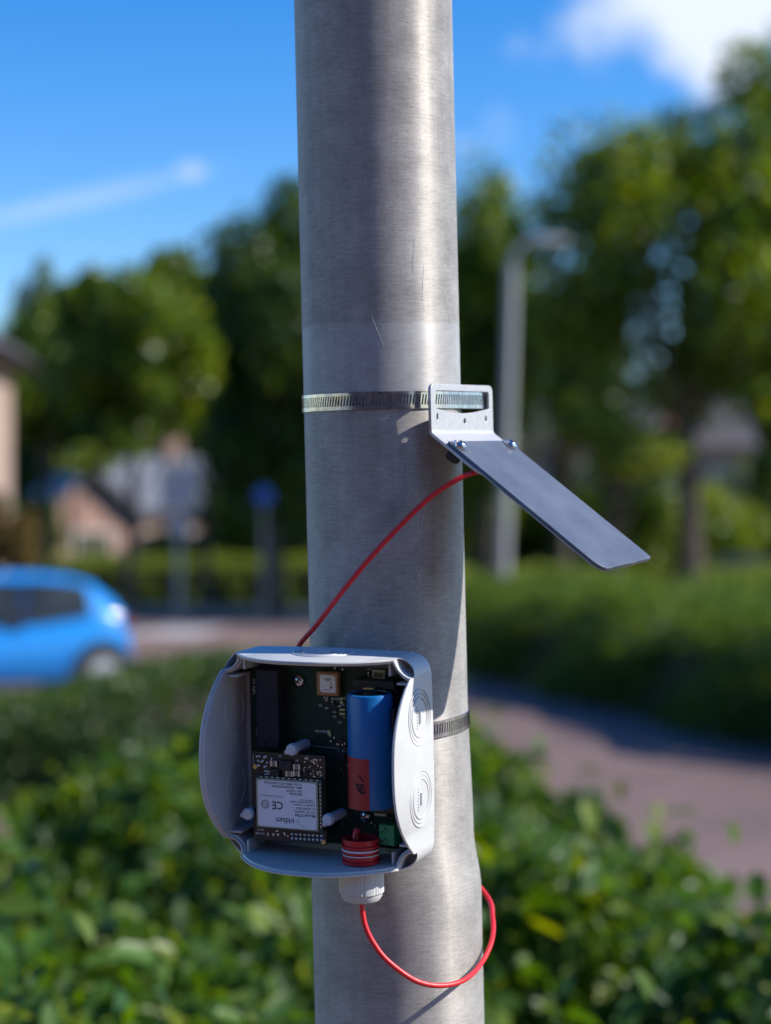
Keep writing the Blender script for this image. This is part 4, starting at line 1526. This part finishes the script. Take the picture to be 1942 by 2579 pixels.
for z in (25.1, -18.7):
    knockout(J(HW + 0.50, 19.0, z), Vector((1, 0, 0)), 0.0150, (0, 0, 1))
knockout(J(2.0, 20.0, HW + 0.80), Vector((0, 0, 1)), 0.0165, (1, 0, 0))
for z in (23.2, -19.6):
    k = MB().torus(J(-HW + 2.2, 17.0, z), (1, 0, 0), 0.0112, 0.00045, 48, 8, 0.8)
    k.build('knockout', M['plastic'], jb)
# cable gland under the box
GX, GF = 25.0, 26.0


def ribs(i, n):
    q = i % 12
    return 1.0 if q < 6 else (0.972 if q % 2 else 0.995)


g = MB().lathe(J(GX, GF, -57.3), (0, 0, -1), [(0.0105, 0), (0.0105, 0.0012), (0.0122, 0.0013), (0.0122, 0.0128), (0.0117, 0.0134)], 84, ribs=ribs)
gl = g.build('gland_nut', M['plastic_gland'], jb, angle=20)
MB().lathe(J(GX, GF, -57.3), (0, 0, -1), [(0.0114, 0.0132), (0.0112, 0.0150), (0.0098, 0.0172), (0.0072, 0.0182), (0.0036, 0.0184), (0.0030, 0.0150)], 36).build('gland_dome', M['plastic_gland'], gl)

# ------------------------------------------------------------------ red cable
cab = [(0.060, -0.044, 0.0262), (0.0495, -0.0590, 0.0246), (0.0390, -0.0625, 0.0208), (0.0227, -0.0585, 0.0098), (-0.0025, -0.0530, -0.0146), (-0.0227, -0.0500, -0.0371),
       (-0.0392, -0.0420, -0.0582), (-0.0505, -0.0290, -0.0715), (-0.0555, -0.0150, -0.087), (-0.0560, 0.008, -0.112), (-0.0380, 0.042, -0.150), (-0.004, 0.0570, -0.180),
       (0.030, 0.055, -0.205), (0.0545, 0.0397, -0.2285), (0.0574, 0.0144, -0.2366), (0.0555, -0.0060, -0.2450), (0.0483, -0.0269, -0.2530), (0.0378, -0.0530, -0.2551),
       (0.0243, -0.0670, -0.2545), (0.0103, -0.0738, -0.2494), (-0.0045, -0.0773, -0.2373), (-0.0118, -0.0768, -0.2275), (-0.0156, -0.0764, -0.2189), (-0.0171, -0.0755, -0.2110), (0, 0, 0), (0, 0, 0)]
_gp = MP.inverted() @ (MBX @ V(GX, GF, -70))
_gd = (MP.inverted() @ (MBX @ V(GX, GF, -80))) - _gp
cab = cab[:-2] + [tuple(_gp + _gd * 0.4), tuple(_gp)]
_cj = random.Random(3)
cab = [tuple(c + (_cj.uniform(-.00025, .00025) if 0 < q < len(cab) - 4 else 0) for c in p) for q, p in enumerate(cab)]
cable = MB().tube(smooth_path(cab, 7), 0.00148, 12).build('red_cable', M['cable'], mw=MP)
tag(cable, 'thin red cable looping from the solar panel round the pole', 'cable')

# ------------------------------------------------------------------ circuit board in the box
pcb, K = boxed('circuit_board', 'dark green circuit board screwed into the grey box', 'circuit board', (0, 8, -49.5))
sub = MB().box(K(0.5, 9.2, -0.5), (0.098, 0.0016, 0.098)).build('board_substrate', M['pcb'], pcb)
for x, z in ((-17.8, 39.9), (21.1, -32.8)):
    b = MB().lathe(K(x, 10.0, z), (0, -1, 0), [(0.0037, 0), (0.0037, 0.0008), (0.0032, 0.0018), (0.0018, 0.0026), (0.0004, 0.0028)], 20).build('mounting_screw', M['bolt'], pcb)
    MB().box(K(x, 12.75, z), (0.0036, 0.0004, 0.0007), Matrix.Rotation(R(30), 3, 'Y')).build('cross_slot', M['black_plastic'], b)
    MB().box(K(x, 12.76, z), (0.0007, 0.0004, 0.0036), Matrix.Rotation(R(30), 3, 'Y')).build('cross_slot', M['black_plastic'], b)
MB().box(K(-33.0, 14.8, 25.0), (0.0137, 0.0100, 0.0434)).build('antenna_block', M['foam'], pcb, bevel=0.0006)
ant = MB().box(K(1.5, 12.4, 39.7), (0.0134, 0.0045, 0.0132)).build('patch_antenna', M['ceramic'], pcb, bevel=0.0009)
oct_ = [(-4.6, -3.6), (-3.4, -4.8), (4.8, -4.8), (4.8, 3.6), (3.6, 4.8), (-4.6, 4.8)]
me = curve2d([[(x / 1000, z / 1000) for x, z in oct_]], 0.0001)
me.transform(Matrix.Translation(K(1.7, 14.76, 39.9)) @ Matrix.Rotation(R(90), 4, 'X'))
pl_ = link_mesh('patch_label', me, M['silver'], ant)
for (x, z, w, h) in ((1.9, 42.6, 4.2, .45), (1.9, 41.8, 2.6, .3), (3.9, 39.6, .3, 3.4), (1.4, 36.6, 4.6, .25)):
    MB().box(K(x, 14.92, z), (w / 1000, 0.0001, h / 1000)).build('printed_line', M['ink'], pl_)
MB().lathe(K(3.9, 14.90, 37.9), (0, -1, 0), [(0.0007, 0), (0.0007, 0.0001)], 14).build('printed_dot', M['ink_red'], pl_)
# battery cradle
hol = MB().box(K(31.5, 15.0, 41.6), (0.0242, 0.0100, 0.0048))
hol.box(K(31.5, 14.8, -26.4), (0.0242, 0.0096, 0.0040)).box(K(32.2, 11.4, 7.5), (0.0210, 0.0028, 0.0640))
hol.box(K(45.6, 19.0, 24.5), (0.0020, 0.018, 0.012)).box(K(45.6, 19.0, -12.0), (0.0020, 0.018, 0.012))
ho = hol.build('battery_holder', M['black_plastic'], pcb, bevel=0.0006)
MB().box(K(30.3, 22.2, 40.0), (0.0058, 0.0045, 0.0008)).build('spring_contact', M['brass'], ho)
cn = MB().box(K(31.4, 11.5, 46.0), (0.0076, 0.0030, 0.0050)).build('plug_socket', M['ivory'], pcb, bevel=0.0003)
MB().box(K(31.4, 13.1, 45.8), (0.0052, 0.0006, 0.0026)).build('socket_recess', M['pcb_edge'], cn)
MB().box(K(31.9, 11.5, 42.9), (0.0030, 0.0024, 0.0018), Matrix.Rotation(R(25), 3, 'Y')).build('socket_lug', M['ivory'], cn)
cn = MB().box(K(31.1, 11.6, -30.0), (0.0072, 0.0032, 0.0030)).build('plug_socket', M['ivory'], pcb, bevel=0.0003)
MB().box(K(31.1, 13.25, -29.6), (0.0060, 0.0004, 0.0008)).build('socket_recess', M['pcb_edge'], cn)
tb = MB().box(K(38.6, 16.2, -39.4), (0.0088, 0.0124, 0.0112)).build('screw_terminal', M['green_terminal'], pcb, bevel=0.0003)
for z in (-36.8, -42.2):
    s_ = MB().lathe(K(36.9, 22.4, z), (0, -1, 0), [(0.0019, 0), (0.0019, 0.0004), (0.0015, 0.0006)], 18).build('terminal_screw', M['green_terminal'], tb)
    MB().box(K(36.9, 23.05, z), (0.0030, 0.0003, 0.0005), Matrix.Rotation(R(-40), 3, 'Y')).build('screw_slot', M['ink'], s_)
MB().box(K(42.4, 22.6, -39.4), (0.0014, 0.0006, 0.0108)).build('terminal_ridge', M['green_terminal'], tb)
# small parts: shared meshes
proto_res = MB().box((0, 0, 0), (0.0016, 0.0006, 0.0008)).build('resistor', M['black_plastic'], pcb)
proto_res.location = K(8.2, 10.4, 20.5)
proto_pad = MB().box((0, 0, 0), (0.0007, 0.0007, 0.0010)).build('solder_joint', M['solder'], pcb)
proto_pad.location = K(2.4, 10.4, 29.2)
proto_led = MB().box((0, 0, 0), (0.0017, 0.0009, 0.0011)).build('status_light', M['led'], pcb)
proto_led.location = K(8.0, 10.5, 31.3)
for (x, z) in ((8.0, 29.5), (7.7, 25.2), (9.1, 25.2), (7.7, 23.0), (9.1, 23.0), (0.2, 12.9), (0.2, 11.6)):
    inst(proto_led, 'status_light', pcb, K(x, 10.5, z))
for (x, z) in ((3.2, 9.6), (0.8, 10.6), (1.1, 7.4), (4.6, 6.0), (5.8, 6.0), (8.0, 5.8), (9.4, 6.6), (13.2, 9.4), (12.0, 12.6), (6.2, -3.5), (7.0, -8.0), (12.0, -14.0), (13.0, -21.0),
               (33.6, -27.4), (38.4, -29.4), (24.6, -36.2), (27.0, -37.6), (4.4, 48.0), (9.0, 47.6), (-1.0, 30.0), (24.4, 46.2), (24.4, 44.6), (36.5, 44.0)):
    inst(proto_pad, 'solder_joint', pcb, K(x, 10.4, z))
for (x, z) in ((4.0, 24.5), (4.0, 22.2), (6.6, 20.2), (12.2, 20.5), (12.2, 18.9), (12.2, 17.3), (4.0, 26.4), (-1.0, 28.0), (14.4, 8.4), (14.4, 6.6), (14.4, 5.0), (9.6, 8.8), (10.8, -2.2), (8.8, -6.0), (9.4, -12.0)):
    inst(proto_res, 'resistor', pcb, K(x, 10.4, z))
for (x, z, w, h) in ((3.2, 27.8, 3.0, 2.2), (7.0, 7.8, 3.4, 2.4), (10.2, 4.0, 2.6, 3.0), (7.4, -1.0, 4.4, 4.2), (9.5, -9.8, 3.8, 5.2), (12.2, 2.5, 2.0, 2.6), (11.8, -17.6, 3.2, 3.2), (21.5, -27.0, 2.0, 2.0)):
    MB().box(K(x, 10.7, z), (w / 1000, 0.0014, h / 1000)).build('chip', M['black_plastic'], pcb, bevel=0.0002)


def lettering(parent, fn, f, items, mat, name, flip=False, rot=0):
    """items: (text, x, z, width, height) with x, z the lower-left corner in mm as read; one flat print."""
    mb = MB()
    for it in items:
        txt, x, z, w, h = it[:5]
        rr = it[5] if len(it) > 5 else 0
        tv, tf = text_mesh(txt, w, h)
        ca, sa = math.cos(R(rr)), math.sin(R(rr))
        vs_ = []
        for p in tv:
            u, v = p[0] * ca - p[1] * sa, p[0] * sa + p[1] * ca
            if flip:
                vs_.append(fn(x - u, f, z - v))
            else:
                vs_.append(fn(x + u, f, z + v))
        mb.add(vs_, tf)
    o = mb.build(name, mat, parent)
    return o


lettering(pcb, K, 10.06, [
    ('IC2', -3.0, 30.6, 2.6, 1.3), ('R3', 1.6, 30.4, 1.8, 1.2), ('L5', 4.2, 30.4, 2.2, 1.2), ('C4', -6.0, 26.3, 1.8, 1.1), ('R5', -2.2, 25.0, 1.8, 1.1), ('C6', 7.0, 27.6, 2.2, 1.2), ('D1', 10.0, 31.0, 1.2, 1.8, 90),
    ('POWER', 3.0, 26.4, 4.6, 1.0), ('R40', 2.4, 23.2, 2.0, 1.0), ('R35', 2.4, 20.6, 2.0, 1.0), ('D3', 8.0, 20.4, 1.6, 1.1), ('C37', 5.4, 17.6, 2.2, 1.1), ('R34', 11.0, 21.6, 2.6, 1.1),
    ('USB CHARGE', -8.6, 12.0, 8.0, 1.1), ('R24', 13.0, 10.6, 2.4, 1.1), ('R25', 13.0, 3.6, 2.4, 1.1), ('Q1', 7.6, 1.6, 2.2, 1.4), ('IC8', 10.2, -6.2, 2.6, 1.5), ('IC10', 11.2, -15.4, 3.6, 1.6),
    ('JP5', 23.4, 47.6, 3.0, 1.0), ('R2', 24.0, 43.2, 1.4, 1.0), ('VIN 1A', -45.0, 31.0, 9.0, 1.7, 90), ('SWD', -43.4, 8.0, 5.0, 1.5, 90), ('R52', 35.6, -29.0, 2.4, 1.1)],
    M['silk'], 'silkscreen')
mb = MB()
for (x0, z0, x1, z1) in ((-12.0, 4.2, 5.5, 3.6), (5.5, 3.6, 5.6, -2.0), (14.8, 36.0, 14.8, 24.0), (16.2, -4.0, 16.2, -12.0), (7.0, -36.0, 7.0, -40.0), (-42.6, 20.0, -42.6, 14.0), (24.8, -27.0, 24.8, -30.5)):
    mb.tube([K(x0, 10.05, z0), K(x1, 10.05, z1)], 0.00012, 4)
mb.build('silkscreen_lines', M['silk'], pcb)

# ------------------------------------------------------------------ satellite modem board on standoffs
mo, Q = boxed('modem_board', 'small black board with white labelled modem inside the box', 'circuit board', (-18, 26, -46.5))
MB().box(Q(-17.5, 25.2, -22.2), (0.0440, 0.0016, 0.0486)).build('board_substrate', M['pcb_dark'], mo)
eb = MB()
for (c, d) in ((Q(-17.5, 26.08, 2.0), (0.044, 0.0001, 0.00025)), (Q(4.4, 26.08, -22.2), (0.00025, 0.0001, 0.0484)), (Q(-39.4, 26.08, -22.2), (0.00025, 0.0001, 0.0484))):
    eb.box(c, d)
eb.build('edge_line', M['pcb_edge'], mo)
module = MB().box(Q(-16.4, 27.3, -24.8), (0.0400, 0.0024, 0.0286)).build('modem_module', M['module_pcb'], mo, bevel=0.0002)
MB().box(Q(-17.1, 29.1, -25.1), (0.0375, 0.0012, 0.0272)).build('shield_can', M['shield'], module, bevel=0.0003)
notch = MB().box((0, 0, 0), (0.0012, 0.0003, 0.0006)).build('castellation', M['solder'], module)
notch.location = Q(-33.0, 28.6, -10.9)
for i in range(1, 11):
    inst(notch, 'castellation', module, Q(-33.0 + i * 3.4, 28.6, -10.9))
for i in range(12):
    inst(notch, 'castellation', module, Q(2.6, 28.6, -13.0 - i * 2.1), rot=(0, R(90), 0))
LX0, LX1, LZ0, LZ1 = -34.7, 0.7, -37.9, -12.5
me = curve2d([rrect(LX0 / 1000, LZ0 / 1000, LX1 / 1000, LZ1 / 1000, 0.0014, 4)], 0.00005)
me.transform(Matrix.Translation(Q(0, 29.78, 0)) @ Matrix.Rotation(R(90), 4, 'X'))
lab = link_mesh('modem_label', me, M['label'], module)
LW, LH = LX1 - LX0, LZ1 - LZ0


def lt(txt, u0, u1, v, h):
    """Upside-down print: u from the reader's left, v the line's middle from the reader's top."""
    x = LX1 - u0 * LW
    zc = LZ0 + v * LH
    return (txt, x, zc + h / 2, (u1 - u0) * LW, h)


lettering(module, Q, 29.86, [
    lt('iridium', 0.385, 0.69, 0.15, 3.2), lt('o', 0.695, 0.71, 0.10, 0.5),
    lt('Model 9704', 0.02, 0.365, 0.295, 1.75), lt('FCC ID: Q639704', 0.02, 0.37, 0.375, 1.35), lt('IC: 4629A-9704', 0.02, 0.34, 0.445, 1.3),
    lt('Assembled in Thailand', 0.025, 0.375, 0.515, 1.05), lt('To Contact Iridium Satellite', 0.025, 0.445, 0.575, 1.05), lt('+1.480.752.5155', 0.025, 0.285, 0.625, 0.95),
    lt('CE', 0.57, 0.76, 0.47, 4.4), lt('RoHS Compliant/Pb Free', 0.57, 0.95, 0.67, 0.95),
    lt('IRID0258A', 0.24, 0.46, 0.745, 1.35), lt('S/N: 1A03YP', 0.24, 0.51, 0.81, 1.3), lt('IMEI: 300258060500000', 0.24, 0.755, 0.885, 1.3), lt('ICCID: 8988169771000990240', 0.24, 0.885, 0.955, 1.3)],
    M['ink'], 'label_print', flip=True)
mk = MB()
for (u, v) in ((0.215, 0.05), (0.24, 0.05), (0.265, 0.075), (0.29, 0.105), (0.29, 0.165), (0.32, 0.13), (0.32, 0.185), (0.35, 0.155)):
    mk.lathe(Q(LX1 - u * LW, 29.84, LZ0 + v * LH), (0, -1, 0), [(0.00028, 0), (0.00028, 0.00005)], 8)
cx_, cz_ = LX1 - 0.875 * LW, LZ0 + 0.48 * LH
mk.torus(Q(cx_, 29.86, cz_), (0, -1, 0), 0.0024, 0.00010, 32, 4, 0.4)
mk.torus(Q(cx_, 29.86, cz_), (0, -1, 0), 0.0015, 0.00010, 28, 4, 0.4)
for i in range(14):
    a = 2 * math.pi * i / 14
    mk.box(Q(cx_ + 1.95 * math.cos(a), 29.86, cz_ + 1.95 * math.sin(a)), (0.0004, 0.0001, 0.0004))
mk.build('printed_logos', M['ink'], module)
lettering(module, Q, 29.86, [('ITU', cx_ + 0.9, cz_ + 0.5, 1.8, 1.0)], M['ink'], 'logo_letters', flip=True)
# components above the module and the pin field below
pc = MB().box((0, 0, 0), (0.0030, 0.0022, 0.0030)).build('capacitor', M['cap_tan'], mo, bevel=0.0002)
pc.location = Q(-25.5, 27.0, -3.4)
pe = MB().box((0, 0, 0), (0.0009, 0.0023, 0.0031)).build('capacitor_end', M['solder'], pc)
pe.location = (0.0016, 0, 0)
inst(pe, 'capacitor_end', pc, (-0.0016, 0, 0))
for (x, z) in ((-11.6, -4.4), (-11.8, -8.0), (-16.2, -8.4)):
    c_ = inst(pc, 'capacitor', mo, Q(x, 27.0, z))
    inst(pe, 'capacitor_end', c_, (0.0016, 0, 0))
    inst(pe, 'capacitor_end', c_, (-0.0016, 0, 0))
for (x, z, w, h) in ((-18.6, -4.0, 7.6, 5.2), (-25.4, -8.6, 6.0, 4.4), (-6.2, -7.8, 2.6, 2.0)):
    MB().box(Q(x, 27.0, z), (w / 1000, 0.002, h / 1000)).build('chip', M['black_plastic'], mo, bevel=0.0002)
bead = MB().lathe((0, 0, 0), (0, -1, 0), [(0.0007, 0), (0.0007, 0.0004), (0.0003, 0.0007)], 10).build('solder_bead', M['solder'], mo)
bead.location = Q(-36.6, 26.0, -0.4)
for (x, z) in ((-35.0, -0.2), (-32.2, -0.6), (-31.2, 0.0), (-36.0, -2.8), (-34.2, -3.2), (-33.0, -2.6), (-36.6, -5.6), (-35.4, -5.2), (-32.2, -6.0), (-31.2, -5.4),
               (-31.6, -8.2), (-30.4, -8.4), (-29.2, -8.4), (-30.2, -9.8), (-29.0, -9.8), (-31.6, -10.2), (-28.0, -4.6), (-27.6, -1.2), (-30.4, -3.4)):
    inst(bead, 'solder_bead', mo, Q(x, 26.0, z))
for i in range(8):
    for j, z in enumerate((-42.0, -44.4)):
        inst(bead, 'solder_bead', mo, Q(-16.0 + i * 2.55, 26.0, z + 0.05 * i)).scale = (1.25, 1.25, 1.25)
pad = MB().box((0, 0, 0), (0.0010, 0.0004, 0.0006)).build('solder_joint', M['solder'], mo)
pad.location = Q(-7.4, 26.2, -1.6)
r3 = random.Random(5)
for k in range(46):
    x, z = (r3.uniform(-8.8, 2.8), r3.uniform(-9.4, 0.6)) if k < 34 else (r3.uniform(-31, -18), r3.uniform(-44.6, -41.0))
    q = inst(pad, 'solder_joint', mo, Q(x, 26.2, z), rot=(0, R(r3.choice((0, 90, 20))), 0))
    q.scale = (r3.uniform(.6, 1.4),) * 3
for (x, z) in ((-38.0, -6.2), (2.6, -45.0)):
    MB().lathe(Q(x, 26.0, z), (0, -1, 0), [(0.0013, 0), (0.0013, 0.0001)], 18).build('gold_pad', M['brass'], mo)
_sk = lettering(mo, Q, 26.06, [('LIVE', -37.4, -41.6, 4.0, 1.0), ('REV-FC', -38.4, -43.8, 5.4, 1.2), ('C2152', -38.6, -4.6, 5.0, 1.0, 90), ('C3', -23.6, 0.2, 2.0, 1.0), ('Q4', -7.0, 0.6, 2.0, 0.8), ('R8', -13.0, -1.6, 1.6, 0.8)], M['silk'], 'silkscreen')
_sk['kind'] = 'stuff'

# nylon standoffs hold the modem board
NL = ['white nylon standoff above the modem label', 'white nylon standoff right of the modem label', 'white nylon standoff peeking out left of the modem label']
for (x, z, ang, L_), lb in zip(((-13.8, 5.2, 0, 19.0), (7.2, -31.8, 25, 19.0), (-41.6, -32.2, -10, 19.0)), NL):
    so, S = boxed('standoff', lb, 'standoff', (x, 10, z), 'white nylon standoffs')
    MB().lathe(S(x, 10.2, z), (0, -1, 0), [(0.0029, 0), (0.0029, (L_ - 3) / 1000)], 6).build('hex_spacer', M['nylon'], so, bevel=0.0002)
    c_ = MB().lathe(S(x, 10.2 + L_ - 3, z), (0, -1, 0), [(0.0032, 0), (0.0034, 0.0010), (0.0034, 0.0030), (0.0028, 0.0042), (0.0010, 0.0046)], 20).build('clip_head', M['nylon'], so)
    a = R(205 + ang)
    MB().lathe(S(x, 9.6 + L_, z), (math.cos(a), 0, math.sin(a)), [(0.0017, 0.0012), (0.0014, 0.0042), (0.0006, 0.0050)], 10).build('clip_tab', M['nylon'], c_)

# ------------------------------------------------------------------ battery
BXc, BFc, BR_ = 32.0, 26.4, 12.3
bt, T = boxed('battery_cell', 'blue wrapped cylindrical battery with red tape inside the box', 'battery', (BXc, BFc, -23.5))
MB().lathe(T(BXc, BFc, -23.5), (0, 0, 1), [(0.0108, 0.0), (0.0119, 0.0004), (0.0123, 0.0014), (0.0123, 0.0602), (0.0119, 0.0612), (0.0106, 0.0616), (0.0104, 0.0608)], 56).build('blue_wrap', M['battery'], bt)
MB().lathe(T(BXc, BFc, 36.8), (0, 0, 1), [(0.0104, 0), (0.0104, 0.0006), (0.0036, 0.0006), (0.0036, 0.0018)], 32).build('terminal_cap', M['black_plastic'], bt)
vs, fs = [], []
NA = 16
for j, z in enumerate((-23.0, 4.6)):
    for i in range(NA + 1):
        a = R(-85 + (19 + 85) * i / NA)
        rr = BR_ + 0.12
        vs.append(T(BXc + rr * math.sin(a), BFc + rr * math.cos(a), z + (0.0 if j == 0 else -0.012 * (a * 40))))
for i in range(NA):
    fs.append((i, i + 1, NA + 2 + i, NA + 1 + i))
tp = MB().add(vs, fs).build('red_tape', M['tape'], bt)


def tape_pt(a, z, dr=0.16):
    a = R(a)
    return T(BXc + (BR_ + dr) * math.sin(a), BFc + (BR_ + dr) * math.cos(a), z)


for st_ in ([(-8, -4.2), (-3, -5.6), (4, -7.6)], [(-18, -9.0), (-8, -9.6), (0, -9.2), (6, -10.0)], [(-14, -9.4), (-10, -12.0), (-4, -13.4), (4, -13.6), (9, -12.8)],
            [(-2, -9.4), (-4, -11.6), (2, -14.4)], [(-12, -11.8), (-2, -11.0), (6, -12.0)]):
    MB().tube(smooth_path([tape_pt(a, z) for a, z in st_], 4), 0.00042, 6).build('marker_stroke', M['ink_black'], tp)

# ------------------------------------------------------------------ red threaded plug over the gland
rp, G = boxed('threaded_plug', 'red threaded plug with white seal ring at the box floor', 'plug', (GX, GF, -54))
prof = [(0.0100, 0.0)]
for i in range(4):
    z = 0.0005 + i * 0.0027
    prof += [(0.0102, z), (0.0102, z + 0.0010), (0.0091, z + 0.0014), (0.0091, z + 0.0024)]
prof += [(0.0100, 0.0114), (0.0099, 0.0132), (0.0088, 0.0134), (0.0086, 0.0100), (0.0030, 0.0096), (0.0010, 0.0096)]
MB().lathe(G(GX, GF, -54.2), (0, 0, 1), prof, 48).build('plug_body', M['red_plug'], rp)
for z in (-46.9, -49.5):
    MB().torus(G(GX, GF, z), (0, 0, 1), 0.0098, 0.00055 if z > -48 else 0.00035, 44, 8).build('seal_ring', M['gasket'], rp)
MB().tube(smooth_path([G(GX - 3.0, GF - 0.5, -45.0), G(GX - 3.2, GF - 1.0, -40.5), G(GX - 2.6, GF - 2.0, -36.6)], 4), [0.0023, 0.0023, 0.0023, 0.0022, 0.0022, 0.0021, 0.0021, 0.0020, 0.0017], 14).build('lead_stub', M['red_plug'], rp)
